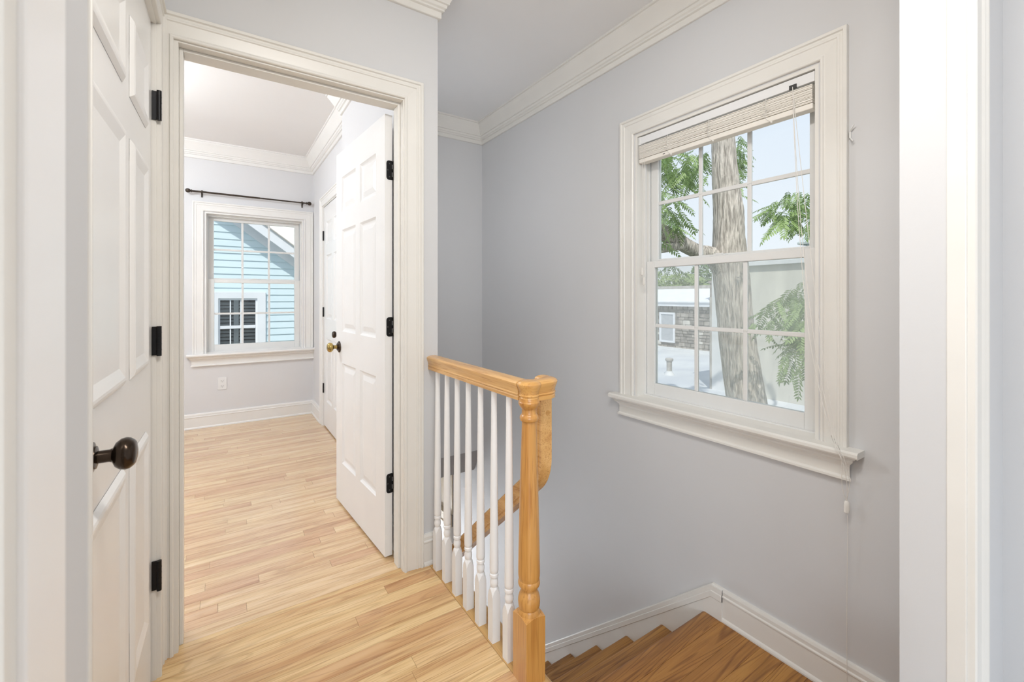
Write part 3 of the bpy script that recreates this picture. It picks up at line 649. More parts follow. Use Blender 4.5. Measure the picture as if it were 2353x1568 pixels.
# cord cleat on the wall
cl = empty('cord_cleat', 'small clear cleat on the wall right of the window casing', 'cleat', (XW, .602, 1.745))
bm = bmesh.new(); tube(bm, spline([(1.792, .603, 1.755), (1.783, .597, 1.765), (1.778, .588, 1.775)], 4), .0022, 8); o = obj('prong', bm, 'vinyl', cl, smooth=True); o.matrix_parent_inverse = Matrix.Translation(cl.location).inverted()
bm = bmesh.new(); tube(bm, spline([(1.792, .603, 1.738), (1.783, .597, 1.728), (1.778, .590, 1.720)], 4), .0022, 8); o = obj('prong', bm, 'vinyl', cl, smooth=True); o.matrix_parent_inverse = Matrix.Translation(cl.location).inverted()
bm = bmesh.new(); bx(bm, 1.788, 1.7958, .600, .606, 1.736, 1.757); o = obj('base', bm, 'vinyl', cl, bevel=.001); o.matrix_parent_inverse = Matrix.Translation(cl.location).inverted()

# ------------------------------------------------------------------ curtain rod and outlet
rod = empty('curtain_rod', 'dark bronze curtain rod with ball finials above the bedroom window', 'curtain rod', (.25, YF - .055, 2.145))
def KP(o): o.parent = rod; o.matrix_parent_inverse = Matrix.Translation(rod.location).inverted(); return o
ry, rz = YF - .055, 2.143
bm = bmesh.new(); tube(bm, [(-.225, ry, rz), (.30, ry, rz)], .0085, 12); tube(bm, [(.30, ry, rz), (.705, ry, rz)], .0068, 12); KP(obj('rod', bm, 'rod_bronze', smooth=True))
fin = [(.009, 0), (.013, .002), (.013, .006), (.009, .008), (.009, .012), (.013, .015), (.018, .024), (.019, .034), (.015, .044), (.007, .049), (0, .050)]
bm = bmesh.new(); lathe(bm, fin, (-.225, ry, rz), (-1, 0, 0), 18); KP(obj('finial', bm, 'rod_bronze', smooth=True))
bm = bmesh.new(); lathe(bm, fin, (.705, ry, rz), (1, 0, 0), 18); KP(obj('finial', bm, 'rod_bronze', smooth=True))
for xx in (-.155, .675):
    bm = boxes((xx - .006, xx + .006, YF - .004, YF - .0005, rz - .04, rz + .025), (xx - .005, xx + .005, ry - .002, YF - .003, rz - .014, rz - .0088)); tube(bm, [(xx, ry + .011, rz - .010), (xx, ry - .004, rz - .0125), (xx, ry - .0125, rz - .002), (xx, ry - .0125, rz + .006)], .0028, 8); KP(obj('bracket', bm, 'rod_bronze'))
ou = empty('wall_outlet', 'white duplex outlet under the bedroom window', 'outlet', (0, YF, .39))
def OP(o, par=None): o.parent = par or ou; o.matrix_parent_inverse = Matrix.Translation(ou.location).inverted() if par is None else Matrix.Identity(4); return o
OP(obj('cover_plate', boxes((-.036, .034, YF - .005, YF - .0003, .332, .448)), 'outlet_white', bevel=.002))
for zc in (.366, .414):
    bm = boxes((-.018, .016, YF - .0068, YF - .004, zc - .016, zc + .016)); s_ = OP(obj('socket', bm, 'outlet_white', bevel=.001))
    bm = boxes((-.009, -.007, YF - .0072, YF - .006, zc - .004, zc + .007), (.005, .007, YF - .0072, YF - .006, zc - .004, zc + .007), (-.003, .001, YF - .0072, YF - .006, zc - .011, zc - .007)); q_ = obj('slot', bm, 'slot_dark'); q_.parent = s_

# ------------------------------------------------------------------ fill lamps (added as globe and strip fixtures, out of view)
def ceiling_lamp(loc, power, colour, label):
    o = empty('ceiling_light', label, 'lamp', loc)
    x, y, z = loc
    bm = bmesh.new(); lathe(bm, [(.065, 0), (.065, -.012), (.05, -.022), (.008, -.026), (.008, -.13), (.02, -.135)], (0, 0, 0), U, 24); obj('canopy', bm, 'white_gloss', o, smooth=True)
    bm = bmesh.new(); lathe(bm, [(.03, -.13), (.09, -.145), (.13, -.19), (.14, -.24), (.13, -.29), (.09, -.335), (.03, -.35)], (0, 0, 0), U, 32); obj('glass_globe', bm, 'lamp_glass', o, smooth=True)
    l = bpy.data.lights.new('fill_bulb', 'POINT'); l.shadow_soft_size = .11; l.energy = power; l.color = colour
    b_ = bpy.data.objects.new('fill_bulb', l); COL.objects.link(b_); b_.location = (x, y, z - .24)
m, t, b = newmat('lamp_glass'); t.nodes.remove(b)
tr = N(t, 'ShaderNodeBsdfTransparent'); em = N(t, 'ShaderNodeEmission'); ms = N(t, 'ShaderNodeMixShader'); ms.inputs[0].default_value = .12
em.inputs[0].default_value = (1, .93, .84, 1); em.inputs[1].default_value = 3.0
t.links.new(tr.outputs[0], ms.inputs[1]); t.links.new(em.outputs[0], ms.inputs[2]); t.links.new(ms.outputs[0], t.nodes['Material Output'].inputs[0])
ln = empty('opening_fill_light', 'unseen slim fill lamp added under the head of the near opening', 'lamp', (.32, .31, 2.36))  # unseen strip lamp added to brighten hall and window wall
obj('housing', boxes((-.42, .42, -.03, .03, -.018, 0)), 'white_gloss', ln, bevel=.003)
obj('diffuser', boxes((-.41, .41, -.025, .025, -.024, -.018)), 'lamp_glass', ln)
l = bpy.data.lights.new('opening_fill', 'AREA'); l.shape = 'RECTANGLE'; l.size = .8; l.size_y = .08; l.energy = 13.4; l.color = (1.0, .965, .92)
b_ = bpy.data.objects.new('opening_fill', l); COL.objects.link(b_); b_.location = (.32, .315, 2.325); b_.rotation_euler = Vector((.34, .42, -.84)).to_track_quat('-Z', 'Y').to_euler()
ceiling_lamp((-.95, 3.35, ZC), 43.5, (.87, .94, 1.0), 'unseen globe fill lamp added in the bedroom, left of the doorway')  # unseen lamp added to brighten the bedroom

# fill lamp added on the stairwell side wall, unseen behind the doorway wall corner
sc_ = empty('stairwell_fill_light', 'small unseen fill lamp added on the stairwell side wall behind the corner', 'lamp', (XS, 2.47, 1.80))
bm = bmesh.new(); lathe(bm, [(.045, 0), (.045, .008), (.03, .014), (.006, .016), (.006, .05)], (0, 0, 0), (1, 0, 0), 20); obj('back_plate', bm, 'white_gloss', sc_, smooth=True)
bm = bmesh.new(); lathe(bm, [(.012, .045), (.04, .055), (.06, .085), (.055, .12), (.03, .145), (.005, .15)], (0, 0, 0), (1, 0, 0), 24); obj('glass_globe', bm, 'lamp_glass', sc_, smooth=True)
l = bpy.data.lights.new('stairwell_fill', 'POINT'); l.shadow_soft_size = .045; l.energy = 2.6; l.color = (.92, .96, 1.0)
b_ = bpy.data.objects.new('stairwell_fill', l); COL.objects.link(b_); b_.location = (XS + .092, 2.47, 1.80)

# ------------------------------------------------------------------ entry door seen far below through the balusters
ent = empty('door_4', 'cream entry door head with lit wall patch drawn in beige and glowing glass at the stair foot', 'door', kind='structure')
obj('lit_wall_patch', boxes((XW - .012, XW - .001, 3.70, 4.85, -.84, -.29)), 'lower_beige', ent)  # lit stretch of the lower wall, its light put into the beige
bm = bmesh.new()
hp = [(0, 0), (.030, 0), (.030, .012), (.022, .018), (.022, .060), (.030, .070), (.030, .085), (.040, .10), (.040, .112), (0, .112)]
sweep(bm, hp, [((XW - .012, 3.70, -.955), (-1, 0, 0), U), ((XW - .012, 4.85, -.955), (-1, 0, 0), U)]); obj('head_casing', bm, 'lower_beige', ent)
obj('side_casing', boxes((XW - .03, XW - .001, 3.70, 3.75, -2.77, -.955)), 'base_paint', ent)
m, t, b = newmat('entry_glow_glass'); b.inputs['Base Color'].default_value = (.8, .85, .9, 1); b.inputs['Emission Color'].default_value = (.85, .92, 1, 1); b.inputs['Emission Strength'].default_value = .9  # daylight behind the pane put in as its own glow
obj('glass_pane', boxes((XW - .008, XW - .001, 3.76, 4.6, -2.4, -.965)), 'entry_glow_glass', ent)

# ------------------------------------------------------------------ outdoors
def noise_mat(name, c0, c1, scale=(8, 8, 8), rough=.8, bump=.3, dist=.01, detail=6, lo=.35, hi=.65, trans=0):
    m, t, b = newmat(name); L = t.links.new
    c = N(t, 'ShaderNodeTexCoord'); mp = N(t, 'ShaderNodeMapping'); mp.inputs['Scale'].default_value = scale
    n = N(t, 'ShaderNodeTexNoise'); n.inputs['Scale'].default_value = 1; n.inputs['Detail'].default_value = detail
    L(c.outputs['Object'], mp.inputs[0]); L(mp.outputs[0], n.inputs['Vector'])
    r = N(t, 'ShaderNodeValToRGB'); r.color_ramp.elements[0].position = lo; r.color_ramp.elements[1].position = hi
    r.color_ramp.elements[0].color = c0 + (1,); r.color_ramp.elements[1].color = c1 + (1,)
    L(n.outputs['Fac'], r.inputs[0]); L(r.outputs[0], b.inputs['Base Color']); b.inputs['Roughness'].default_value = rough
    if bump:
        bp = N(t, 'ShaderNodeBump'); bp.inputs['Strength'].default_value = bump; bp.inputs['Distance'].default_value = dist
        L(n.outputs['Fac'], bp.inputs['Height']); L(bp.outputs[0], b.inputs['Normal'])
    return m
noise_mat('bark', (.30, .265, .235), (.72, .65, .59), (38, 38, 5), .9, 1.0, .05)
noise_mat('concrete', (.54, .53, .48), (.68, .66, .60), (2.5, 2.5, .8), .9, .2, .01)
noise_mat('coping', (.66, .68, .70), (.75, .76, .78), (3, 3, 3), .6, 0)
noise_mat('roof_membrane', (.50, .53, .58), (.66, .68, .70), (.5, .9, .5), .85, 0)
noise_mat('stone_a', (.20, .18, .165), (.36, .33, .30), (6, 6, 6), .9, .4)
noise_mat('stone_b', (.30, .27, .24), (.46, .43, .39), (6, 6, 6), .9, .4)
noise_mat('stone_c', (.55, .52, .48), (.68, .65, .60), (6, 6, 6), .9, .4)
noise_mat('mortar', (.22, .20, .185), (.30, .28, .26), (6, 6, 6), .9, .2)
noise_mat('white_siding_trim', (.74, .77, .82), (.80, .82, .86), (2, 2, 2), .6, 0)
noise_mat('blue_siding', (.62, .75, .82), (.65, .78, .84), (1.5, 8, 8), .6, 0)
noise_mat('shingle', (.60, .59, .53), (.74, .72, .65), (6, 20, 20), .9, 0)
noise_mat('grey_roofing', (.36, .41, .42), (.44, .49, .49), (6, 6, 6), .9, 0)
noise_mat('ground_grass', (.10, .14, .05), (.20, .24, .10), (2, 2, 2), .95, .3)
noise_mat('pipe_metal', (.35, .33, .31), (.50, .48, .45), (5, 5, 5), .5, 0)
noise_mat('louver', (.40, .41, .43), (.48, .49, .51), (5, 5, 5), .6, 0)
noise_mat('louver_pale', (.42, .44, .47), (.5, .52, .55), (5, 5, 5), .6, 0)
noise_mat('room_dark', (.05, .055, .06), (.08, .085, .09), (2, 2, 2), .8, 0)
def leafmat(name, c0, c1):
    m, t, b = newmat(name); L = t.links.new
    oi = N(t, 'ShaderNodeObjectInfo'); c = N(t, 'ShaderNodeTexCoord'); n = N(t, 'ShaderNodeTexNoise'); n.inputs['Scale'].default_value = 6
    L(c.outputs['Object'], n.inputs['Vector']); ad = N(t, 'ShaderNodeMath', operation='ADD'); L(n.outputs['Fac'], ad.inputs[0]); L(oi.outputs['Random'], ad.inputs[1])
    r = N(t, 'ShaderNodeValToRGB'); r.color_ramp.elements[0].position = .4; r.color_ramp.elements[1].position = 1.3 if False else 1.0
    r.color_ramp.elements[0].color = c0 + (1,); r.color_ramp.elements[1].color = c1 + (1,); L(ad.outputs[0], r.inputs[0])
    tl = N(t, 'ShaderNodeBsdfTranslucent'); ms = N(t, 'ShaderNodeMixShader'); ms.inputs[0].default_value = .40
    L(r.outputs[0], b.inputs['Base Color']); L(r.outputs[0], tl.inputs[0]); b.inputs['Roughness'].default_value = .5
    L(b.outputs[0], ms.inputs[1]); L(tl.outputs[0], ms.inputs[2]); L(ms.outputs[0], t.nodes['Material Output'].inputs[0])
leafmat('leaf_green', (.13, .22, .075), (.32, .44, .17))
leafmat('leaf_far', (.14, .22, .10), (.36, .45, .20))
F_, U0, V0, S_, C_ = 1002.0, 1176.5, 684.0, math.sin(TH), math.cos(TH)
def at_depth(u, v, d):
    """a measured place: the spot at depth d (metres from the lens) seen toward photo pixel (u, v)"""
    x = (u - U0) / F_ * d; return V(S_ * d + C_ * x, C_ * d - S_ * x, 1.19 - (v - V0) / F_ * d)
tag(obj('lawn', boxes((2.2, 60, -30, 60, -3.3, -3.2), (-30, 2.2, 5.4, 60, -3.3, -3.2)), 'ground_grass'), 'grassy ground far below the windows', 'ground', kind='structure')
# flat roofed neighbour with the plain concrete wall
fb = empty('flat_roof_building', 'low building with pale flat roof below the stair window', 'building', (12, 8, -3.2))
def FP(o, r): o.parent = r; o.matrix_parent_inverse = Matrix.Translation(r.location).inverted(); return o
FP(obj('walls', boxes((8.2, 16, -8, 24, -3.2, -1.06)), 'concrete'), fb)
FP(obj('roof', boxes((8.1, 16, -8.1, 24.1, -1.06, -1.02)), 'roof_membrane'), fb)
FP(obj('roof_edge', boxes((15.8, 16, 8, 24, -1.02, -.93)), 'coping'), fb)
cw = empty('concrete_building', 'tall plain concrete wall behind the tree trunk', 'building', (11, 1, -1))
FP(obj('wall', boxes((9.9, 14, -8, 6.1, -1.02, 1.90)), 'concrete'), cw)
FP(obj('coping', boxes((9.82, 14.1, -8.1, 6.15, 1.90, 1.98)), 'coping'), cw)
FP(obj('corner_pilaster', boxes((9.84, 9.9, 5.75, 6.1, -1.02, 1.90)), 'coping'), cw)
bm = bmesh.new(); tube(bm, [(9.85, 6.13, -1.02), (9.85, 6.13, .0), (9.85, 6.13, 1.2)], .03, 8); FP(obj('drain_pipe', bm, 'pipe_metal', smooth=True), cw)
vp = empty('roof_vent', 'short metal vent pipe on the flat roof outside', 'vent', (10.62, 7.88, -1.02))
bm = bmesh.new(); lathe(bm, [(.14, 0), (.13, .04), (.085, .10), (.085, .12)], seg=20); obj('flashing', bm, 'coping', vp, smooth=True)
bm = bmesh.new(); lathe(bm, [(.075, .10), (.075, .42)], seg=20); obj('pipe', bm, 'pipe_metal', vp, smooth=True)
bm = bmesh.new(); lathe(bm, [(.10, .40), (.11, .42), (.11, .46), (.09, .48)], seg=20); obj('cap', bm, 'pipe_metal', vp, smooth=True)
# stone house
sb = empty('stone_house', 'stone walled house with white roof edge beyond the flat roof', 'building', (18, 14, -1))
FP(obj('wall', boxes((16.03, 22, 8.8, 24, -1.02, .82)), 'mortar'), sb)
rs = random.Random(11); z = -1.0
while z < .79:
    h = rs.uniform(.10, .20); y = 9.3
    while y < 13.2:
        w = rs.uniform(.16, .42)
        if not (11.5 < y + w / 2 < 12.45 and -.82 < z + h / 2 < .62):
            d_ = rs.uniform(0, .03); bm = bmesh.new()
            v8 = bx(bm, 16.03 - .03 - d_, 16.05, y + .012, y + w - .012, z + .01, min(z + h - .01, .82))
            for q in v8:
                if q.co.x < 16.02: q.co.y += rs.uniform(-.012, .012); q.co.z += rs.uniform(-.008, .008)
            FP(obj('stone', bm, rs.choice(['stone_a', 'stone_a', 'stone_b', 'stone_b', 'stone_a', 'stone_c'])), sb)
        y += w
    z += h
FP(obj('fascia', boxes((15.85, 16.03, 8.7, 24, .82, .98)), 'white_siding_trim'), sb)
bm = bmesh.new(); poly(bm, [(15.8, 8.6, .98), (15.8, 8.6, 1.02), (18.5, 8.6, 1.62), (22, 8.6, 1.62), (22, 8.6, .98)], (0, 15.5, 0)); FP(obj('roof', bm, 'white_siding_trim'), sb)
FP(obj('parapet', boxes((18.4, 18.6, 8.7, 24, 1.5, 1.75)), 'pipe_metal'), sb)
bm = boxes((16.0, 16.5, 9.55, 10.0, .98, 1.75), (15.97, 16.55, 9.5, 10.05, 1.75, 1.85)); FP(obj('chimney', bm, 'stone_a'), sb)
wv = FP(obj('window', boxes((15.96, 16.02, 11.58, 11.66, -.74, .55), (15.96, 16.02, 12.27, 12.36, -.74, .55), (15.96, 16.02, 11.66, 12.27, .47, .55), (15.96, 16.02, 11.66, 12.27, -.74, -.66), (15.97, 16.02, 11.66, 12.27, -.11, -.05)), 'white_siding_trim'), sb)
for za, zb in ((-.66, -.11), (-.05, .47)):
    o = obj('pane', boxes((15.99, 16.01, 11.66, 12.27, za, zb)), 'louver_pale'); o.parent = wv
# house with pale gable peeking over the concrete wall
gh = empty('gable_house', 'pale grey hipped roof peeking below the right foliage outside', 'building', (24, 12, -3))
p0 = at_depth(1832, 558, 27); 
bm = bmesh.new(); poly(bm, [p0, p0 + V(0, -7, 0), p0 + V(3, -7, 3.4), p0 + V(3, -2.4, 3.4)], (0, 0, -.12)); FP(obj('roof', bm, 'grey_roofing'), gh)
bm = bmesh.new(); poly(bm, [p0, p0 + V(3, -2.4, 3.4), p0 + V(6, 0, 0)], (0, 0, -.12)); FP(obj('hip_slope', bm, 'grey_roofing'), gh)
FP(obj('wall', boxes((p0.x + .4, p0.x + 5.6, p0.y - 6.7, p0.y - .4, -3.2, p0.z - .12)), 'white_siding_trim'), gh)

# the tree in front of the stair window
tree = empty('tree', 'tall tree with furrowed grey trunk right outside the stair window', 'tree', (6.45, 3.4, -3.2))
trunk = [(1728, 1010, .285), (1722, 960, .275), (1713, 900, .262), (1698, 800, .245), (1688, 720, .240), (1681, 650, .245), (1676, 590, .235), (1674, 540, .215), (1673, 490, .205), (1668, 440, .185), (1664, 380, .170), (1662, 320, .160), (1655, 200, .145), (1640, 60, .12)]
pts = [at_depth(u, v, 6.4) for u, v, r in trunk]; pts = [V(6.55, 3.35, -3.25), V(6.5, 3.37, -2.0)] + pts; rad = [.42, .33] + [r for u, v, r in trunk]
def organic_tube(bm, pts, rad, seg=18, amp=.06, seed=0, sub=6):
    P_ = spline(pts, sub); Rr = []
    for i in range(len(rad) - 1):
        for k in range(sub): Rr.append(rad[i] + (rad[i + 1] - rad[i]) * k / sub)
    Rr.append(rad[-1]); rr = random.Random(seed); ph = [rr.uniform(0, 6.28) for _ in range(4)]; rings = []
    for i, p in enumerate(P_):
        d = (P_[min(i + 1, len(P_) - 1)] - P_[max(i - 1, 0)]).normalized()
        u = d.cross(V(0, 0, 1)) if abs(d.z) < .9 else d.cross(V(0, 1, 0)); u.normalize(); w = d.cross(u)
        ring = []
        for k in range(seg):
            a = 2 * math.pi * k / seg
            q = Rr[i] * (1 + amp * math.sin(3 * a + ph[0] + i * .12) + amp * .6 * math.sin(5 * a + ph[1] - i * .2) + amp * .4 * rr.uniform(-1, 1))
            ring.append(bm.verts.new(p + (u * math.cos(a) + w * math.sin(a)) * q))
        rings.append(ring)
    for a, c in zip(rings, rings[1:]):
        for k in range(seg): bm.faces.new((a[k], a[(k + 1) % seg], c[(k + 1) % seg], c[k]))
    bm.faces.new(rings[0][::-1]); bm.faces.new(rings[-1])
bm = bmesh.new(); organic_tube(bm, pts, rad, 26, .035, 1); FP(obj('trunk', bm, 'bark', smooth='all'), tree)
bp_ = [at_depth(1668, 640, 6.4), at_depth(1640, 592, 6.35), at_depth(1600, 578, 6.2), at_depth(1560, 556, 6.0), at_depth(1520, 532, 5.8), at_depth(1450, 470, 5.5), at_depth(1380, 380, 5.2)]
bm = bmesh.new(); organic_tube(bm, bp_, [.14, .125, .10, .105, .10, .08, .05], 16, .05, 2); FP(obj('branch', bm, 'bark', smooth='all'), tree)
bp_ = [at_depth(1575, 562, 6.05), at_depth(1548, 566, 5.9), at_depth(1515, 572, 5.75), at_depth(1440, 580, 5.4)]
bm = bmesh.new(); organic_tube(bm, bp_, [.07, .065, .06, .04], 14, .05, 3); FP(obj('branch', bm, 'bark', smooth='all'), tree)
bp_ = [at_depth(1660, 200, 6.4), at_depth(1820, 90, 6.2), at_depth(2000, 250, 5.9), at_depth(1925, 450, 5.7)]
bm = bmesh.new(); organic_tube(bm, bp_, [.09, .07, .04, .02], 10, .05, 4); FP(obj('branch', bm, 'bark', smooth='all'), tree)
bp_ = [at_depth(1650, 150, 6.4), at_depth(1880, 60, 6.0), at_depth(1985, 380, 5.5), at_depth(1950, 640, 5.2)]
bm = bmesh.new(); organic_tube(bm, bp_, [.04, .03, .022, .012], 10, .05, 5); FP(obj('branch', bm, 'bark', smooth='all'), tree)
# a compound leaf: stalk with paired leaflets
def frond_mesh(seed, n=10, L=.42, leaf=.088):
    r = random.Random(seed); bm = bmesh.new(); q = []
    for i in range(n + 1): s_ = i / n; q.append(V(L * s_, 0, -.16 * L * s_ * s_))
    tube(bm, q, .0025, 3)
    def leaflet(o, d, ln):
        d = d.normalized(); side = d.cross(V(0, 0, 1)).normalized() * ln * .17; dr = V(0, 0, -ln * .12)
        a = [bm.verts.new(p) for p in (o, o + d * ln * .35 + side, o + d * ln * .7 + side * .75 + dr * .6, o + d * ln + dr, o + d * ln * .7 - side * .75 + dr * .6, o + d * ln * .35 - side)]
        m1 = bm.verts.new(o + d * ln * .4 + V(0, 0, -ln * .03)); 
        for i in range(6): bm.faces.new((a[i], a[(i + 1) % 6], m1))
    for i in range(1, n + 1):
        for sg in (-1, 1):
            ln = leaf * (.7 + .4 * math.sin(math.pi * (i + 1) / (n + 2))) * r.uniform(.85, 1.15)
            leaflet(q[i], V(.55 + .25 * i / n, sg * 1.0, r.uniform(-.55, -.05)), ln)
    leaflet(q[-1], V(1, 0, -.4), leaf)
    me = bpy.data.meshes.new('compound_leaf'); bm.to_mesh(me); bm.free(); me.materials.append(M['leaf_green']); return me
FM = [frond_mesh(k) for k in range(4)]
lr = random.Random(21)
def fronds(u0, u1, v0, v1, d0, d1, n, sc=1.0, spread=None, droop=.5):
    for _ in range(n):
        while True:
            a, c = lr.uniform(-1, 1), lr.uniform(-1, 1)
            if a * a + c * c <= 1: break
        p = at_depth((u0 + u1) / 2 + a * (u1 - u0) / 2, (v0 + v1) / 2 + c * (v1 - v0) / 2, lr.uniform(d0, d1))
        o = bpy.data.objects.new('compound_leaf', lr.choice(FM)); COL.objects.link(o); o.location = p
        o.rotation_euler = (lr.uniform(-.5, .5), lr.uniform(.1, droop * 2), lr.uniform(0, 6.28)); s_ = sc * lr.uniform(.75, 1.15); o.scale = (s_, s_, s_)
        FP(o, tree)
fronds(1480, 1612, 330, 440, 5.3, 6.1, 60, .75)
fronds(1480, 1568, 420, 560, 5.2, 5.9, 38, .75)
fronds(1480, 1560, 580, 610, 5.6, 6.0, 6, .8)
fronds(1600, 1640, 330, 400, 6.6, 7.2, 12, .8)
fronds(1680, 1712, 300, 455, 6.8, 7.4, 30, .75)
fronds(1762, 1915, 436, 520, 5.3, 6.0, 60, .72)
fronds(1755, 1910, 660, 800, 4.8, 5.6, 72, .72)
fronds(1800, 1880, 760, 850, 4.8, 5.4, 16, .75, droop=.8)
fronds(1820, 1900, 640, 670, 5.0, 5.6, 9, .7)
fronds(1735, 1780, 720, 760, 5.2, 5.6, 5, .6)
def foliage(clusters):
    """the countless remaining leaves of the crown, joined"""
    bm = bmesh.new()
    for u0, u1, v0, v1, d0, d1, n, sc in clusters:
        for _ in range(n):
            while True:
                a, c = lr.uniform(-1, 1), lr.uniform(-1, 1)
                if a * a + c * c <= 1: break
            p = at_depth((u0 + u1) / 2 + a * (u1 - u0) / 2, (v0 + v1) / 2 + c * (v1 - v0) / 2, lr.uniform(d0, d1))
            s_ = sc * lr.uniform(.7, 1.1); n0 = len(bm.verts); bm.from_mesh(lr.choice(FM)); bm.verts.ensure_lookup_table()
            mx_ = Matrix.Translation(p) @ Matrix.Rotation(lr.uniform(0, 6.28), 4, 'Z') @ Matrix.Rotation(lr.uniform(.1, 1.0), 4, 'Y') @ Matrix.Scale(s_, 4)
            for v_ in bm.verts[n0:]: v_.co = mx_ @ v_.co
    o = FP(obj('foliage', bm, 'leaf_green'), tree); o['kind'] = 'stuff'
foliage([(1470, 1610, 320, 430, 5.6, 6.6, 60, .62), (1470, 1560, 430, 555, 5.5, 6.3, 34, .62), (1770, 1925, 440, 515, 5.5, 6.3, 52, .6), (1775, 1925, 670, 790, 5.0, 5.9, 60, .6), (1684, 1706, 300, 450, 6.9, 7.6, 20, .6)])
# far trees behind the stone house
def far_tree(name, label, c, r, hgt, n, seed):
    t_ = empty(name, label, 'tree', (c[0], c[1], -3.2), group='trees beyond the stone house')
    bm = bmesh.new(); tube(bm, [(c[0], c[1], -3.2), (c[0], c[1], c[2])], .2, 8); FP(obj('trunk', bm, 'bark'), t_)
    rr = random.Random(seed); bm = bmesh.new()
    for _ in range(n):
        d = V(rr.gauss(0, 1), rr.gauss(0, 1), rr.gauss(0, 1)).normalized() * (rr.random() ** .35)
        p = V(c[0] + d.x * r, c[1] + d.y * r, c[2] + d.z * hgt); s_ = rr.uniform(.10, .22)
        u = V(rr.gauss(0, 1), rr.gauss(0, 1), rr.gauss(0, 1)).normalized(); w = u.orthogonal().normalized()
        vs_ = [bm.verts.new(p + u * s_), bm.verts.new(p + w * s_ * .6), bm.verts.new(p - u * s_), bm.verts.new(p - w * s_ * .6)]; bm.faces.new(vs_)
    o = FP(obj('foliage', bm, 'leaf_far'), t_); o['kind'] = 'stuff'
far_tree('tree', 'leftmost leafy tree behind the stone house roof', (30, 25.0, 1.6), 2.6, 2.4, 2600, 1)
far_tree('tree', 'yellow green tree in the middle behind the stone house', (26, 18.2, 1.2), 1.9, 1.7, 2400, 2)
far_tree('tree', 'dark tree just left of the trunk behind the stone house', (33, 20.0, 2.1), 2.6, 2.2, 2600, 3)

# ------------------------------------------------------------------ neighbour house outside the bedroom window
YN = 8.5
nb = empty('blue_house', 'pale blue clapboard house with white window outside the bedroom', 'house', (0, 9, -3.2))
KX, KZ, KS = .107, 2.453, .757
def xr_(z): return KX + (KZ - z) / KS
z = -1.6; EXP = .1135
while z < 3.3:
    xl = -3.0; xa, xb = xr_(z), xr_(z + EXP + .02)
    for seg in ([(xl, -.128), (.611, None)] if -.8 < z + .06 < 1.25 else [(xl, None)]):
        x0 = seg[0]; e0 = seg[1] if seg[1] is not None else min(xa, 3.0); e1 = seg[1] if seg[1] is not None else min(xb, 3.0)
        if e1 < x0 + .05: continue
        bm = bmesh.new()
        a = [bm.verts.new(p) for p in ((x0, YN - .016, z), (e0, YN - .016, z), (e1, YN - .002, z + EXP + .02), (x0, YN - .002, z + EXP + .02))]
        c = [bm.verts.new(p) for p in ((x0, YN, z), (e0, YN, z), (e1, YN + .004, z + EXP + .02), (x0, YN + .004, z + EXP + .02))]
        bm.faces.new(a[::-1]); bm.faces.new(c)
        for i in range(4): bm.faces.new((a[i], a[(i + 1) % 4], c[(i + 1) % 4], c[i]))
        FP(obj('clapboard', bm, 'blue_siding'), nb)
    z += EXP
bm = bmesh.new(); poly(bm, [(-3, YN + .16, -3.2), (3.2, YN + .16, -3.2), (3.2, YN + .16, KZ - KS * (3.2 - KX)), (-1.4, YN + .16, KZ + KS * (1.4 + KX)), (-3, YN + .16, 2.5)], (0, 2.8, 0)); FP(obj('wall', bm, 'blue_siding'), nb)
def rake(x0, x1, y0, y1, lo0, hi0, mat, nm, par=nb):
    bm = bmesh.new(); f = lambda x, o: KZ - KS * (x - KX) + o
    poly(bm, [(x0, y0, f(x0, lo0)), (x1, y0, f(x1, lo0)), (x1, y0, f(x1, hi0)), (x0, y0, f(x0, hi0))], (0, y1 - y0, 0)); return FP(obj(nm, bm, mat), par)
rake(-1.4, 3.4, YN - .03, YN + .02, -.02, .16, 'white_siding_trim', 'frieze_board')
rake(-1.4, 3.4, YN - .26, YN + .0, .135, .155, 'white_siding_trim', 'soffit')
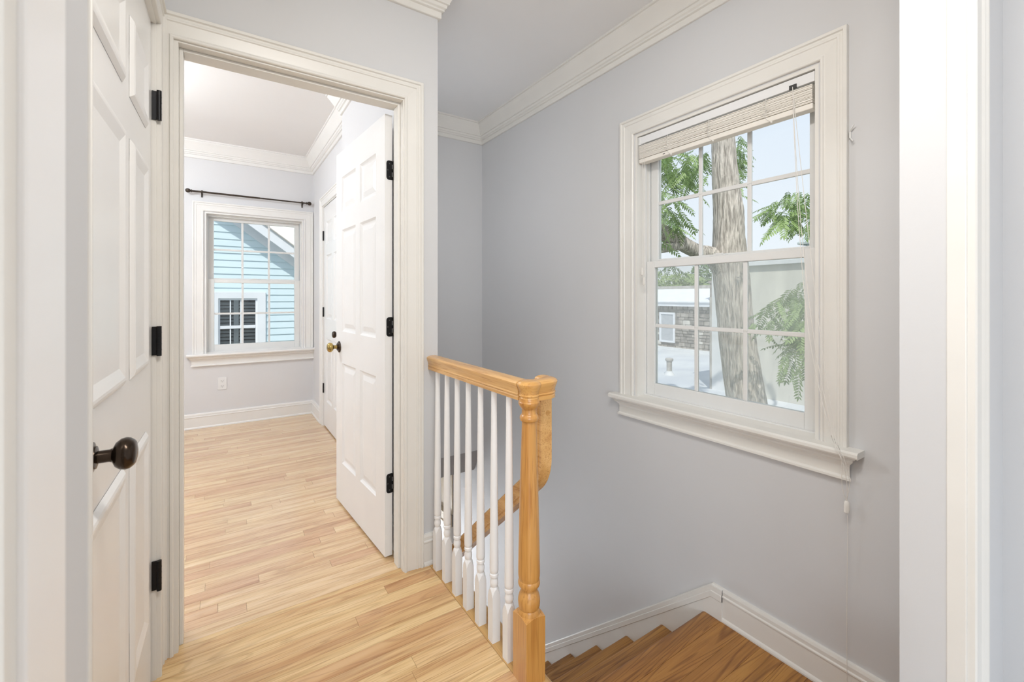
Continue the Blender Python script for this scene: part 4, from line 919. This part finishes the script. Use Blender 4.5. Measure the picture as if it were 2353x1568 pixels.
rake(-1.4, 3.4, YN - .29, YN - .26, .10, .285, 'white_siding_trim', 'rake_board')
rake(-1.4, 3.4, YN - .32, YN + 1.5, .285, .305, 'pipe_metal', 'roof_edge')
# main roof behind: courses of shingles
zc, yc = 1.2, 9.2; k = 0
while zc < 4.2:
    bm = bmesh.new(); poly(bm, [(-.6, yc, zc), (4.5, yc, zc), (4.5, yc + .17, zc + .118), (-.6, yc + .17, zc + .118)], (0, -.006, .014)); FP(obj('shingle_course', bm, 'shingle'), nb)
    zc += .098; yc += .141; k += 1
# its window
nw_ = FP(obj('window', boxes((-.128, -.056, YN - .035, YN + .02, -.8, 1.277), (.489, .611, YN - .035, YN + .02, -.8, 1.277), (-.056, .489, YN - .035, YN + .02, 1.176, 1.277)), 'white_siding_trim'), nb)
o = obj('sash', boxes((-.056, -.03, YN - .01, YN + .02, -.8, 1.176), (.463, .489, YN - .01, YN + .02, -.8, 1.176), (-.03, .463, YN - .01, YN + .02, 1.145, 1.176), (-.03, .463, YN - .015, YN + .02, .68, .73), (.10, .118, YN - .005, YN + .01, -.8, 1.145), (.245, .263, YN - .005, YN + .01, -.8, 1.145)), 'white_siding_trim'); o.parent = nw_
o = obj('stile', boxes((.155, .225, YN + .03, YN + .05, -.8, 1.145)), 'louver_pale'); o.parent = nw_
o = obj('interior', boxes((-.05, .485, YN + .10, YN + .12, -.8, 1.17)), 'room_dark'); o.parent = nw_
z = -.2
while z < 1.13:
    for a, c in ((-.03, .155), (.225, .463)):
        bm = bmesh.new(); poly(bm, [(a, YN + .03, z), (a, YN + .07, z + .035), (a, YN + .075, z + .030), (a, YN + .035, z - .005)], (c - a, 0, 0)); q_ = obj('louver', bm, 'louver'); q_.parent = nw_
    z += .058
for o in list(nw_.children): o.matrix_parent_inverse = nw_.matrix_parent_inverse
for o in list(nw_.children): o.matrix_parent_inverse = Matrix.Identity(4)
for za, zb in ((-.2, .68), (.73, 1.145)):
    q_ = obj('pane', boxes((-.03, .463, YN + .006, YN + .008, za, zb)), 'glass'); q_.parent = nw_
